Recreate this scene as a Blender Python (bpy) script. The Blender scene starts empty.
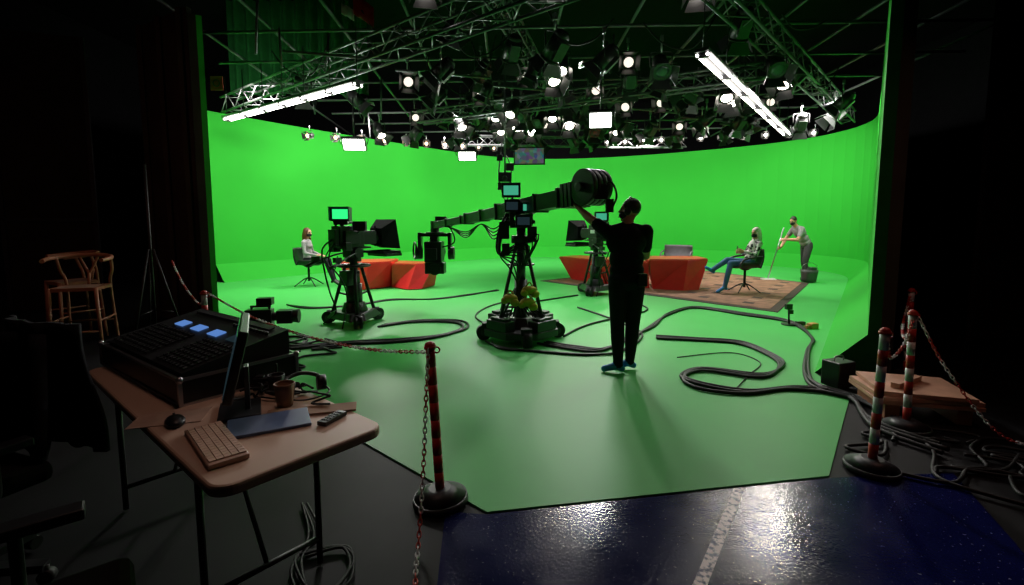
import bpy, bmesh, math, random
import numpy as np
from mathutils import Vector, Matrix
random.seed(7)
R=math.radians
SC=bpy.context.scene
COL=SC.collection
SC.view_settings.view_transform='Standard'
# ------------------------------------------------------------ materials
def mat(name,col,rough=.5,metal=0.,emis=0.,ecol=None,var=.15,scale=8.,bump=0.,spec=.5):
    m=bpy.data.materials.new(name); m.use_nodes=True
    nt=m.node_tree; bs=nt.nodes['Principled BSDF']
    bs.inputs['Roughness'].default_value=rough; bs.inputs['Metallic'].default_value=metal
    bs.inputs['Specular IOR Level'].default_value=spec
    tc=nt.nodes.new('ShaderNodeTexCoord'); nz=nt.nodes.new('ShaderNodeTexNoise')
    nz.inputs['Scale'].default_value=scale; nz.inputs['Detail'].default_value=4
    nt.links.new(tc.outputs['Object'],nz.inputs['Vector'])
    rp=nt.nodes.new('ShaderNodeValToRGB')
    rp.color_ramp.elements[0].position=.3; rp.color_ramp.elements[1].position=.7
    rp.color_ramp.elements[0].color=(*[c*(1-var) for c in col],1)
    rp.color_ramp.elements[1].color=(*[min(1,c*(1+var)) for c in col],1)
    nt.links.new(nz.outputs['Fac'],rp.inputs['Fac']); nt.links.new(rp.outputs['Color'],bs.inputs['Base Color'])
    if emis>0:
        bs.inputs['Emission Color'].default_value=(*(ecol or col),1); bs.inputs['Emission Strength'].default_value=emis
    if bump>0:
        bp=nt.nodes.new('ShaderNodeBump'); bp.inputs['Strength'].default_value=bump; bp.inputs['Distance'].default_value=.01
        nt.links.new(nz.outputs['Fac'],bp.inputs['Height']); nt.links.new(bp.outputs['Normal'],bs.inputs['Normal'])
    return m
M={}
def dm(k,*a,**kw): M[k]=mat(k,*a,**kw)
dm('cyc_green',(.028,.39,.032),rough=.8,var=.04,scale=.6,spec=.2)
dm('floor_green',(.066,.46,.092),rough=.5,var=.05,scale=.9,spec=.3)
dm('black_floor',(.006,.006,.007),rough=.6,var=.4,scale=3,bump=.1,spec=.2)
dm('black_wall',(.004,.004,.005),rough=.9,var=.3,spec=.1)
dm('black_metal',(.012,.012,.013),rough=.42,var=.2,spec=.5)
dm('black_plastic',(.010,.010,.012),rough=.4,var=.2)
dm('black_rubber',(.008,.008,.008),rough=.55,var=.2,spec=.35)
dm('fixture_black',(.022,.022,.024),rough=.38,var=.2,spec=.6)
dm('dark_grey',(.04,.04,.045),rough=.45)
dm('truss_metal',(.13,.125,.14),rough=.4,metal=.5)
dm('steel',(.4,.4,.42),rough=.3,metal=.9)
dm('white_plastic',(.7,.7,.7),rough=.4)
dm('warning_red',(.5,.022,.015),rough=.4)
dm('desk_red',(.80,.022,.026),rough=.4,var=.05)
dm('desk_red_top',(.45,.018,.018),rough=.35,var=.06)
dm('rug_brown',(.25,.125,.08),rough=.9,var=.35,scale=5)
dm('rug_dark',(.05,.03,.025),rough=.9)
dm('rug_light',(.34,.19,.13),rough=.9)
dm('wood',(.30,.12,.06),rough=.5,var=.25,scale=6)
dm('plywood',(.50,.27,.17),rough=.6,var=.2,scale=5)
dm('table_top',(.62,.42,.31),rough=.5,var=.06,scale=2)
dm('dark_panel',(.035,.028,.022),rough=.85,var=.3,scale=2,spec=.2)
dm('cup_brown',(.25,.12,.06),rough=.6)
dm('cardboard',(.34,.20,.12),rough=.8)
dm('blue_pad',(.10,.15,.29),rough=.45)
dm('keyboard_beige',(.50,.33,.25),rough=.5)
dm('seat_cord',(.30,.20,.14),rough=.8)
dm('skin',(.60,.31,.21),rough=.55,var=.06)
dm('black_cloth',(.008,.008,.010),rough=.9,spec=.2)
dm('dark_trousers',(.011,.012,.016),rough=.9,spec=.2)
dm('shoe_blue',(.01,.22,.62),rough=.5,bump=.4,scale=40)
dm('grey_cloth',(.30,.28,.30),rough=.85)
dm('dark_grey_cloth',(.05,.05,.055),rough=.85)
dm('jeans',(.06,.15,.33),rough=.85)
dm('brown_hair',(.09,.02,.008),rough=.5,var=.4,scale=60)
dm('dark_hair',(.02,.013,.01),rough=.5,var=.4,scale=60)
dm('white_hair',(.75,.68,.62),rough=.5,var=.2,scale=60)
dm('mask_black',(.01,.01,.012),rough=.8)
dm('boot_black',(.01,.01,.01),rough=.4)
dm('eye',(.02,.015,.01),rough=.1)
dm('yellow_bag',(.42,.36,.02),rough=.8)
dm('armchair_grey',(.13,.12,.14),rough=.6)
dm('bucket_grey',(.06,.06,.065),rough=.5)
dm('drape_green',(.008,.07,.016),rough=.9,spec=.1)
dm('screen_green',(.02,.1,.03),emis=1.2,ecol=(.03,.85,.22),rough=.2)
dm('screen_cyan',(.02,.1,.1),emis=.5,ecol=(.1,.75,.45),rough=.2)
dm('screen_blue',(.02,.05,.1),emis=.6,ecol=(.15,.35,.9),rough=.2)
dm('screen_dark',(.01,.015,.02),emis=.05,ecol=(.2,.4,.5),rough=.1)
dm('tube_white',(.9,.9,.9),emis=10,ecol=(1,.95,.9))
dm('lens_lit',(.9,.9,.9),emis=11,ecol=(1,.9,.8))
dm('lens_white',(.9,.9,.9),emis=9,ecol=(1,.98,.95))
dm('lens_warm',(.9,.6,.4),emis=4,ecol=(1,.62,.42))
dm('lens_dim',(.6,.6,.6),emis=1.2,ecol=(1,.85,.75))
dm('glass_dark',(.05,.06,.07),rough=.08,spec=.8)
dm('orange',(.5,.22,.05),rough=.5)
def tiles():
    m=bpy.data.materials.new('multiview_screen'); m.use_nodes=True; nt=m.node_tree; bs=nt.nodes['Principled BSDF']
    tc=nt.nodes.new('ShaderNodeTexCoord'); v=nt.nodes.new('ShaderNodeTexVoronoi'); v.inputs['Scale'].default_value=9
    nt.links.new(tc.outputs['Object'],v.inputs['Vector']); mx=nt.nodes.new('ShaderNodeMix'); mx.data_type='RGBA'
    mx.inputs['Factor'].default_value=.6; mx.inputs['B'].default_value=(.03,.22,.25,1); nt.links.new(v.outputs['Color'],mx.inputs['A'])
    nt.links.new(mx.outputs['Result'],bs.inputs['Emission Color']); bs.inputs['Emission Strength'].default_value=.25
    bs.inputs['Base Color'].default_value=(.01,.01,.01,1); return m
M['multiview']=tiles()
def pattern_mat():
    m=bpy.data.materials.new('patterned_cloth'); m.use_nodes=True; nt=m.node_tree; bs=nt.nodes['Principled BSDF']
    tc=nt.nodes.new('ShaderNodeTexCoord'); v=nt.nodes.new('ShaderNodeTexNoise'); v.inputs['Scale'].default_value=16
    rp=nt.nodes.new('ShaderNodeValToRGB'); rp.color_ramp.interpolation='CONSTANT'
    rp.color_ramp.elements[0].color=(.04,.04,.045,1); rp.color_ramp.elements[1].color=(.75,.72,.72,1); rp.color_ramp.elements[1].position=.47
    nt.links.new(tc.outputs['Object'],v.inputs['Vector']); nt.links.new(v.outputs['Fac'],rp.inputs['Fac'])
    nt.links.new(rp.outputs['Color'],bs.inputs['Base Color']); bs.inputs['Roughness'].default_value=.85; return m
M['pattern_cloth']=pattern_mat()
def blue_floor_mat():
    m=bpy.data.materials.new('blue_glossy_floor'); m.use_nodes=True; nt=m.node_tree; bs=nt.nodes['Principled BSDF']
    tc=nt.nodes.new('ShaderNodeTexCoord'); n1=nt.nodes.new('ShaderNodeTexNoise'); n1.inputs['Scale'].default_value=3; n1.inputs['Detail'].default_value=8
    n2=nt.nodes.new('ShaderNodeTexNoise'); n2.inputs['Scale'].default_value=70; n2.inputs['Detail'].default_value=3
    for n in (n1,n2): nt.links.new(tc.outputs['Object'],n.inputs['Vector'])
    r1=nt.nodes.new('ShaderNodeValToRGB'); r1.color_ramp.elements[0].color=(.003,.004,.035,1); r1.color_ramp.elements[1].color=(.005,.008,.085,1)
    nt.links.new(n1.outputs['Fac'],r1.inputs['Fac'])
    r2=nt.nodes.new('ShaderNodeValToRGB'); r2.color_ramp.elements[0].position=.68; r2.color_ramp.elements[1].position=.74
    nt.links.new(n2.outputs['Fac'],r2.inputs['Fac'])
    mx=nt.nodes.new('ShaderNodeMix'); mx.data_type='RGBA'; mx.inputs['B'].default_value=(.25,.26,.35,1)
    nt.links.new(r2.outputs['Color'],mx.inputs['Factor']); nt.links.new(r1.outputs['Color'],mx.inputs['A'])
    nt.links.new(mx.outputs['Result'],bs.inputs['Base Color'])
    bs.inputs['Specular IOR Level'].default_value=.3
    r3=nt.nodes.new('ShaderNodeMapRange'); r3.inputs['To Min'].default_value=.05; r3.inputs['To Max'].default_value=.30
    nt.links.new(n1.outputs['Fac'],r3.inputs['Value']); nt.links.new(r3.outputs['Result'],bs.inputs['Roughness'])
    bp=nt.nodes.new('ShaderNodeBump'); bp.inputs['Strength'].default_value=.28; bp.inputs['Distance'].default_value=.004
    nt.links.new(n2.outputs['Fac'],bp.inputs['Height']); nt.links.new(bp.outputs['Normal'],bs.inputs['Normal']); return m
M['blue_floor']=blue_floor_mat()
def stripe_mat():
    m=bpy.data.materials.new('worn_white_paint'); m.use_nodes=True; nt=m.node_tree; bs=nt.nodes['Principled BSDF']
    tc=nt.nodes.new('ShaderNodeTexCoord'); n=nt.nodes.new('ShaderNodeTexNoise'); n.inputs['Scale'].default_value=32; n.inputs['Detail'].default_value=6
    r=nt.nodes.new('ShaderNodeValToRGB'); r.color_ramp.elements[0].position=.40; r.color_ramp.elements[1].position=.52
    r.color_ramp.elements[0].color=(.02,.02,.12,1); r.color_ramp.elements[1].color=(.95,.82,.84,1)
    nt.links.new(tc.outputs['Object'],n.inputs['Vector']); nt.links.new(n.outputs['Fac'],r.inputs['Fac']); nt.links.new(r.outputs['Color'],bs.inputs['Base Color'])
    bs.inputs['Roughness'].default_value=.35; return m
M['stripe']=stripe_mat()
# ------------------------------------------------------------ mesh builder
def catmull(P,n=8,closed=False):
    P=[Vector(p) for p in P]; out=[]; L=len(P)
    if L<3: return P
    for i in range(L if closed else L-1):
        if closed: a,b,c,d=P[i-1],P[i],P[(i+1)%L],P[(i+2)%L]
        else: a=P[max(i-1,0)];b=P[i];c=P[i+1];d=P[min(i+2,L-1)]
        for k in range(n):
            t=k/n
            out.append(.5*((2*b)+(c-a)*t+(2*a-5*b+4*c-d)*t*t+(3*b-a-3*c+d)*t**3))
    if not closed: out.append(P[-1])
    return out
class B:
    def __init__(s): s.v=[];s.f=[];s.sm=[];s.mi=[];s.cur=0
    def m(s,i): s.cur=i; return s
    def add(s,vs,fs,smooth=False):
        o=len(s.v); s.v+= [tuple(v) for v in vs]
        for f in fs: s.f.append([o+i for i in f]); s.sm.append(smooth); s.mi.append(s.cur)
    def box(s,c,sz,rot=(0,0,0),taper=1.):
        from mathutils import Euler
        E=Euler([R(a) for a in rot]).to_matrix(); c=Vector(c); vs=[]
        for z in(-.5,.5):
            k=1. if z<0 else taper
            for x,y in((-.5,-.5),(.5,-.5),(.5,.5),(-.5,.5)):
                vs.append(c+E@Vector((x*sz[0]*k,y*sz[1]*k,z*sz[2])))
        s.add(vs,[(3,2,1,0),(4,5,6,7),(0,1,5,4),(1,2,6,5),(2,3,7,6),(3,0,4,7)]); return s
    def bar(s,p1,p2,w,h):
        p1=Vector(p1);p2=Vector(p2); d=(p2-p1).normalized()
        sd=d.cross(Vector((0,0,1)));
        if sd.length<1e-3: sd=Vector((1,0,0))
        sd.normalize(); up=sd.cross(d); vs=[]
        for p in(p1,p2):
            for a,b in((-.5,-.5),(.5,-.5),(.5,.5),(-.5,.5)): vs.append(p+sd*a*w+up*b*h)
        s.add(vs,[(0,1,2,3),(7,6,5,4),(4,5,1,0),(5,6,2,1),(6,7,3,2),(7,4,0,3)]); return s
    def cyl(s,p1,p2,r1,r2=None,n=14):
        p1=Vector(p1);p2=Vector(p2); r2=r1 if r2 is None else r2
        Q=(p2-p1).to_track_quat('Z','Y').to_matrix(); vs=[]
        for p,r in((p1,r1),(p2,r2)):
            for i in range(n):
                a=2*math.pi*i/n; vs.append(p+Q@Vector((r*math.cos(a),r*math.sin(a),0)))
        s.add(vs,[(i,(i+1)%n,n+(i+1)%n,n+i) for i in range(n)],True)
        o=len(s.v)-2*n
        s.f.append([o+i for i in range(n)][::-1]);s.sm.append(False);s.mi.append(s.cur)
        s.f.append([o+n+i for i in range(n)]);s.sm.append(False);s.mi.append(s.cur); return s
    def tube(s,P,r,n=8,cat=6,closed=False):
        pts=catmull(P,cat,closed) if cat else [Vector(p) for p in P]
        vs=[];L=len(pts); up=None
        for i,p in enumerate(pts):
            if closed: d=(pts[(i+1)%L]-pts[i-1])
            else: d=pts[min(i+1,L-1)]-pts[max(i-1,0)]
            if d.length<1e-6: d=Vector((0,0,1))
            d.normalize()
            if up is None: up=Vector((0,0,1)) if abs(d.z)<.9 else Vector((1,0,0))
            sd=d.cross(up)
            if sd.length<1e-4: sd=d.orthogonal()
            sd.normalize(); up=sd.cross(d)
            rr=r if not isinstance(r,(list,tuple)) else r[0]+(r[1]-r[0])*i/(L-1)
            for k in range(n):
                a=2*math.pi*k/n; vs.append(p+sd*rr*math.cos(a)+up*rr*math.sin(a))
        fs=[]
        for i in range(L if closed else L-1):
            j=(i+1)%L
            for k in range(n): fs.append((i*n+k,i*n+(k+1)%n,j*n+(k+1)%n,j*n+k))
        s.add(vs,fs,True)
        if not closed:
            o=len(s.v)-len(vs)
            s.f.append([o+k for k in range(n)][::-1]);s.sm.append(False);s.mi.append(s.cur)
            s.f.append([o+(L-1)*n+k for k in range(n)]);s.sm.append(False);s.mi.append(s.cur)
        return s
    def tor(s,c,ax,Rr,r,n=24,k=8):
        Q=Vector(ax).to_track_quat('Z','Y').to_matrix(); c=Vector(c)
        return s.tube([c+Q@Vector((Rr*math.cos(2*math.pi*i/n),Rr*math.sin(2*math.pi*i/n),0)) for i in range(n)],r,k,1,True)
    def ell(s,c,r,Q=None,nu=18,nv=10):
        c=Vector(c); Q=Q or Matrix.Identity(3)
        if not isinstance(r,(tuple,list)): r=(r,r,r)
        vs=[c+Q@Vector((0,0,-r[2]))]
        for j in range(1,nv):
            t=-math.pi/2+math.pi*j/nv
            for i in range(nu):
                a=2*math.pi*i/nu; vs.append(c+Q@Vector((r[0]*math.cos(t)*math.cos(a),r[1]*math.cos(t)*math.sin(a),r[2]*math.sin(t))))
        vs.append(c+Q@Vector((0,0,r[2]))); fs=[]
        for i in range(nu): fs.append((0,1+(i+1)%nu,1+i)); fs.append((len(vs)-1,len(vs)-1-nu+i,len(vs)-1-nu+(i+1)%nu))
        for j in range(nv-2):
            for i in range(nu): fs.append((1+j*nu+i,1+j*nu+(i+1)%nu,1+(j+1)*nu+(i+1)%nu,1+(j+1)*nu+i))
        s.add(vs,fs,True); return s
    def prism(s,poly,z0,z1,top=None):
        n=len(poly); tp=top or poly
        vs=[(x,y,z0) for x,y in poly]+[(x,y,z1) for x,y in tp]
        s.add(vs,[list(range(n))[::-1],[n+i for i in range(n)]]+[(i,(i+1)%n,n+(i+1)%n,n+i) for i in range(n)]); return s
    def grid(s,fn,nu,nv,smooth=True):
        vs=[fn(i/nu,j/nv) for j in range(nv+1) for i in range(nu+1)]; w=nu+1
        s.add(vs,[(j*w+i,j*w+i+1,(j+1)*w+i+1,(j+1)*w+i) for j in range(nv) for i in range(nu)],smooth); return s
    def mesh(s,name,mats):
        me=bpy.data.meshes.new(name); me.from_pydata(s.v,[],s.f)
        for mm in mats: me.materials.append(mm)
        me.polygons.foreach_set('use_smooth',s.sm); me.polygons.foreach_set('material_index',s.mi); me.update(); return me
def mm(x):
    if isinstance(x,(list,tuple)): return [M[i] for i in x]
    return [M[x]]
def part(name,parent,mats,fn,bev=0,sol=0,label=None):
    b=B(); fn(b); ob=bpy.data.objects.new(name,b.mesh(name,mm(mats))); COL.objects.link(ob)
    if parent: ob.parent=parent
    if sol:
        md=ob.modifiers.new('Solidify','SOLIDIFY'); md.thickness=sol; md.offset=0
    if bev:
        md=ob.modifiers.new('Bevel','BEVEL'); md.width=bev; md.segments=2; md.limit_method='ANGLE'; md.angle_limit=R(40)
    if label: ob['label']=label
    return ob
def tag(o,label,cat,group=None,kind=None):
    o['label']=label; o['category']=cat
    if group: o['group']=group
    if kind: o['kind']=kind
    return o
def root(name,loc,rz,label,cat,group=None,rx=0,ry=0):
    e=bpy.data.objects.new(name,None); e.empty_display_size=.1; COL.objects.link(e)
    e.location=loc; e.rotation_euler=(R(rx),R(ry),R(rz)); return tag(e,label,cat,group)
def thing(name,mats,fn,loc,rz,label,cat,group=None,bev=0,sol=0):
    o=part(name,None,mats,fn,bev,sol); o.location=loc; o.rotation_euler=(0,0,R(rz)); return tag(o,label,cat,group)
def struct(name,mats,fn):
    o=part(name,None,mats,fn); o['kind']='structure'; return o
def dup(r,loc,rz=None,label=None,rot=None):
    def rec(o,par):
        c=o.copy(); COL.objects.link(c)
        if par: c.parent=par; c.matrix_parent_inverse=o.matrix_parent_inverse.copy()
        for ch in list(o.children): rec(ch,c)
        return c
    n=rec(r,None); n.location=loc
    if rz is not None: n.rotation_euler=(r.rotation_euler[0],r.rotation_euler[1],R(rz))
    if rot: n.rotation_euler=[R(a) for a in rot]
    if label: n['label']=label
    return n
# ------------------------------------------------------------ room shell
struct('floor','black_floor',lambda b:b.box((0,10,-.11),(30,30,.2)))
struct('ceiling','black_wall',lambda b:b.box((0,10,7.6),(30,30,.2)))
struct('wall_back','black_wall',lambda b:b.box((0,24.6,3.7),(30,.2,7.6)))
struct('wall_left','black_wall',lambda b:b.box((-13,10,3.7),(.2,30,7.6)))
struct('wall_right','black_wall',lambda b:b.box((14,10,3.7),(.2,30,7.6)))
struct('wall_front','black_wall',lambda b:b.box((0,-4.5,3.7),(30,.2,7.6)))
Fl=[(-7.45,12.35),(-5.7,14.9),(-3.9,17.2),(-2,19.5),(-.6,20.8),(1.2,21.5),(3.2,21.3),(5.3,20.4),(7.6,18.8),(9.2,17.2),(9.9,15.6),(9.7,13.9),(8.5,12.1),(3.14,4.86)]
FL=[(p.x,p.y) for p in catmull([(x,y,0) for x,y in Fl[:-1]],4)]+[Fl[-1]]
def offs(P,d):
    o=[]
    for i,p in enumerate(P):
        a=P[max(i-1,0)];c=P[min(i+1,len(P)-1)]; dx,dy=c[0]-a[0],c[1]-a[1]; l=math.hypot(dx,dy); o.append((p[0]-dy/l*d,p[1]+dx/l*d))
    return o
WL=offs(FL,.42); WO=offs(FL,.52); HW=4.4
def cyc(b):
    n=len(FL)
    vs=[(x,y,.0) for x,y in FL]+[(x,y,.46) for x,y in WL]+[(x,y,HW) for x,y in WL]+[(x,y,HW) for x,y in WO]+[(x,y,0) for x,y in WO]
    b.add(vs,[])
    for k in range(4):
        for i in range(n-1): b.f.append([k*n+i,k*n+i+1,(k+1)*n+i+1,(k+1)*n+i]); b.sm.append(False); b.mi.append(0 if k<2 else 1)
    b.m(1).add([(*FL[-1],0),(*WL[-1],.46),(*WL[-1],HW),(*WO[-1],HW),(*WO[-1],0)],[(0,1,2,3,4)])
struct('wall_rear',['cyc_green','drape_green'],cyc)
fp=[(-.135,2.45),(1.95,2.82),(2.65,3.7),(3.05,4.2),(3.14,4.86)]+FL[::-1][1:]+[(-7.8,12.55),(-4.45,7.19),(-3.32,5.78),(-1.17,3.38)]
struct('floor.001','floor_green',lambda b:b.prism(fp,-.02,0))
struct('floor.002','blue_floor',lambda b:b.prism([(-.36,2.46),(-.25,.9),(1.8,.9),(2.45,2.2),(2.75,2.86),(1.95,2.80),(-.135,2.43)],-.02,-.003))
def stripe(b): b.prism([(.27,1.2),(.335,1.2),(1.365,2.68),(1.30,2.68)],-.004,0.0)
thing('floor_tape','stripe',stripe,(0,0,0),0,'worn white painted line on blue floor','floor marking')
def wing(b):
    b.m(0).prism([(-4.45,7.19),(-7.8,12.6),(-7.86,12.56),(-4.51,7.15)],0,4.5)
    b.m(1).prism([(-4.51,7.15),(-7.86,12.56),(-7.95,12.5),(-4.6,7.1)],0,4.5)
struct('wall_wing','cyc_green dark_panel'.split(),wing)
def wing2(b):
    b.prism([(-4.62,7.12),(-4.6,7.2),(-5.9,8.0),(-5.95,7.9)],0,4.6)
    for t in(.1,.5,.9): b.box((-4.62-1.3*t,7.08+.78*t,2.3),(.07,.07,4.6))
struct('wall_flat','dark_panel',wing2)
x1,y1=WO[-1]
struct('trim_1','dark_panel',lambda b:b.prism([(x1,y1),(x1+.11,y1-.02),(x1+.16,y1+.06),(x1+.05,y1+.1)],0,4.6))
for i,(x,y,w,h,a) in enumerate(((6.6,6.4,1.2,4.4,15),(7.8,7.4,1.0,5.0,-10),(-8.2,8.6,1.3,4.8,20))):
    r=root('scenery_flat',(x,y,0),a,'tall dark scenery flat with timber frame','scenery','stored scenery flats')
    part('panel',r,'dark_panel',lambda b:b.box((0,0,h/2),(w,.03,h)))
    for q in(-.5,.5): part('frame_rail',r,'dark_grey',lambda b:b.box((q*w,-.04,h/2),(.06,.05,h)))
    part('frame_rail',r,'dark_grey',lambda b:b.box((0,-.04,1.6),(w,.05,.06)))
# ------------------------------------------------------------ rug
ra,rb,rc,rd=[Vector(p) for p in((.75,12.7,0),(4.6,8.2,0),(7.6,12.2,0),(5.6,16.8,0))]
def rug(b):
    b.m(1).prism([(p.x,p.y) for p in(ra,rb,rc,rd)],0,.012)
    ctr=(ra+rb+rc+rd)/4; q=[ctr+(p-ctr)*.94 for p in(ra,rb,rc,rd)]
    b.m(0).prism([(p.x,p.y) for p in q],.004,.018)
    b.m(2)
    for i in range(1,12):
        for j in range(1,12):
            u=i/12;v=j/12
            if (i*7+j*3)%3!=1:
                c=(q[0]*(1-u)+q[1]*u)*(1-v)+(q[3]*(1-u)+q[2]*u)*v
                b.m(2 if (i+j)%2 else 1).prism([(c.x-.13,c.y),(c.x,c.y-.15),(c.x+.13,c.y),(c.x,c.y+.15)],.017,.020)
thing('rug',['rug_brown','rug_dark','rug_light'],rug,(0,0,0),0,'large worn brown patterned rug on green floor','rug')
# ------------------------------------------------------------ red faceted desks
def desk_seg(b,base,top,h0,h1):
    b.m(0).prism(base,h0,h1,top); cx=sum(p[0] for p in top)/len(top); cy=sum(p[1] for p in top)/len(top)
    b.m(1).prism([(cx+(x-cx)*.97,cy+(y-cy)*.9) for x,y in top],h1,h1+.02)
r=root('presenter_desk',(3.12,11.5,0),0,'low red faceted angular studio desk standing on rug','desk')
part('desk_section',r,['desk_red','desk_red_top'],lambda b:desk_seg(b,[(.15,-.45),(.75,-.75),(1.15,-.62),(1.35,.35),(.35,.35)],[(.0,-.62),(.85,-.7),(1.45,-.35),(1.5,.5),(.2,.6)],.02,.70))
part('desk_section',r,['desk_red','desk_red_top'],lambda b:desk_seg(b,[(-.75,.3),(.1,-.35),(.3,.4),(-.45,.9)],[(-1.0,.25),(-.02,-.6),(.18,.6),(-.6,1.1)],.02,.64))
part('desk_section',r,['desk_red','desk_red_top'],lambda b:desk_seg(b,[(-1.5,1.5),(-.8,.35),(-.5,.95),(-1.1,1.9)],[(-1.85,1.5),(-1.02,.27),(-.62,1.12),(-1.2,2.1)],.02,.62))
r=root('presenter_desk',(-3.0,11.5,0),0,'low red faceted angular desk with pointed end','desk')
part('desk_section',r,['desk_red','desk_red_top'],lambda b:desk_seg(b,[(-.8,-.45),(-.4,-.6),(.1,.0),(0,.6),(-.75,.35)],[(-1.0,-.4),(-.3,-.5),(.15,-.2),(.1,.75),(-.9,.55)],.02,.62))
part('desk_section',r,['desk_red','desk_red_top'],lambda b:desk_seg(b,[(.12,-.1),(.6,-.55),(.9,-.45),(1.1,.2),(.15,.55)],[(.17,-.2),(.75,-.3),(1.15,-.1),(1.2,.3),(.12,.75)],.02,.57))
# ------------------------------------------------------------ chairs
def shell_chair(loc,rz,label,seatz=.5,m='black_plastic',group=None,arms=False,wide=.56):
    r=root('swivel_chair',loc,rz,label,'chair',group)
    def sh(u,v):
        x=(u-.5)*wide
        if v<.5: y=.26-v*2*.44; z=seatz+.03*((u-.5)*2)**2
        else:
            t=(v-.5)*2; y=-.18-.14*t-.06*math.sin(t*math.pi)*.5+ .10*((u-.5)*2)**2*t; z=seatz+.40*t+.02
        if v<.5: z+= .10*((u-.5)*2)**4
        x*=1-.15*max(0,v-.7)
        return (x,y,z)
    part('seat_shell',r,m,lambda b:b.grid(sh,12,14),sol=.03)
    part('seat_cushion',r,'dark_grey',lambda b:b.box((0,.04,seatz+.03),(wide*.75,.38,.04)),bev=.015)
    if arms:
        for sx in(-1,1): part('armrest',r,m,lambda b:b.tube([(sx*wide/2,-.2,seatz+.25),(sx*wide/2,.0,seatz+.24),(sx*wide/2,.2,seatz+.18),(sx*wide/2,.24,seatz+.03)],.022))
    part('pillar',r,'black_metal',lambda b:(b.cyl((0,0,.12),(0,0,seatz-.02),.028),b.cyl((0,0,seatz-.06),(0,0,seatz-.01),.06,.14)))
    for k in range(4):
        a=R(45+90*k)
        part('leg',r,'black_metal',lambda b:b.tube([(0,0,.2),(.12*math.cos(a),.12*math.sin(a),.17),(.36*math.cos(a),.36*math.sin(a),.012)],[.02,.012],cat=4))
    return r
shell_chair((-5.0,11.75,0),-90,'black shell swivel chair with splayed metal legs',.52,group='shell chairs on set')
shell_chair((5.17,10.6,0),90,'black shell swivel armchair with splayed metal legs',.56,arms=True,wide=.66,group='shell chairs on set')
shell_chair((4.6,13.4,0),150,'empty grey shell armchair behind red desk',.5,m='armchair_grey',arms=True,wide=.78,group='shell chairs on set')
def bar_chair(loc,rz,label):
    r=root('bar_chair',loc,rz,label,'chair','wooden bar chairs')
    H=.76
    for sx in(-1,1):
        part('leg',r,'wood',lambda b:b.tube([(sx*.25,.22,0),(sx*.22,.2,H+.02)],[.018,.022],cat=0))
        part('leg',r,'wood',lambda b:b.tube([(sx*.25,-.24,0),(sx*.22,-.2,H),(sx*.26,-.17,H+.2),(sx*.27,-.12,H+.36)],[.018,.018],cat=5))
    part('seat',r,'seat_cord',lambda b:b.box((0,0,H),(.44,.42,.035)),bev=.012)
    part('seat_frame',r,'wood',lambda b:(b.bar((-.22,.2,H),(.22,.2,H),.03,.04),b.bar((-.22,-.2,H),(.22,-.2,H),.03,.04),b.bar((-.22,-.2,H),(-.22,.2,H),.03,.04),b.bar((.22,-.2,H),(.22,.2,H),.03,.04)))
    part('top_rail',r,'wood',lambda b:b.tube([(-.28,.16,H+.34),(-.31,.0,H+.355),(-.25,-.17,H+.37),(-.1,-.26,H+.385),(.1,-.26,H+.385),(.25,-.17,H+.37),(.31,0,H+.355),(.28,.16,H+.34)],.024))
    part('back_splat',r,'wood',lambda b:(b.tube([(0,-.2,H),(0,-.235,H+.16)],.018,cat=0),b.tube([(0,-.235,H+.15),(-.05,-.25,H+.26),(-.1,-.26,H+.38)],.014),b.tube([(0,-.235,H+.15),(.05,-.25,H+.26),(.1,-.26,H+.38)],.014)))
    for z,y in((.25,.215),(.32,-.22)): part('stretcher',r,'wood',lambda b:b.cyl((-.24,y,z),(.24,y,z),.012))
    for sx in(-1,1): part('stretcher',r,'wood',lambda b:b.cyl((sx*.24,-.23,.38),(sx*.24,.215,.38),.012))
    return r
bc=bar_chair((-5.25,5.8,0),200,'wooden wishbone-back bar chair with woven seat'); dup(bc,(-5.9,6.4,0),150)
def office_chair(loc,rz,label):
    r=root('office_chair',loc,rz,label,'chair','office chairs at the desk')
    part('seat',r,'black_cloth',lambda b:b.box((0,0,.48),(.5,.48,.09)),bev=.035)
    part('backrest',r,'black_cloth',lambda b:b.grid(lambda u,v:((u-.5)*.46*(1-.25*v*v),-.25-.06*v+.06*((u-.5)*2)**2,.55+.5*v),10,10),sol=.05)
    part('back_support',r,'black_metal',lambda b:b.tube([(0,-.1,.43),(0,-.3,.45),(0,-.34,.8)],.025))
    for sx in(-1,1): part('armrest',r,'black_plastic',lambda b:(b.tube([(sx*.25,-.02,.45),(sx*.31,-.02,.5),(sx*.31,-.02,.66)],.018),b.box((sx*.31,.0,.67),(.07,.27,.035))),bev=.01)
    part('gas_column',r,'black_metal',lambda b:b.cyl((0,0,.1),(0,0,.44),.03))
    for k in range(5):
        a=R(72*k); ca,sa=math.cos(a),math.sin(a)
        part('base_arm',r,'black_plastic',lambda b:b.bar((0,0,.11),(.3*ca,.3*sa,.075),.05,.035))
        part('caster',r,'black_rubber',lambda b:(b.cyl((.3*ca-.02*sa,.3*sa+.02*ca,.03),(.3*ca+.02*sa,.3*sa-.02*ca,.03),.03),b.cyl((.3*ca,.3*sa,.03),(.3*ca,.3*sa,.08),.01)))
    return r
oc=office_chair((-2.30,1.86,0),160,'black office chair with curved backrest beside table')
dup(oc,(-1.22,1.08,0),-50,label='black office chair drawn up to table')
def coat(b):
    b.grid(lambda u,v:((u-.5)*.56*(1-.15*v)+.02*math.sin(u*25),.0+.05*math.sin(u*3.14)*(1-v)-.09*v+.015*math.sin(18*u+6*v),1.10-.64*v),24,12)
thing('jacket','black_cloth',coat,(-2.19,2.2,0),160,'black jacket draped over office chair back','jacket',sol=.02)
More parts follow.
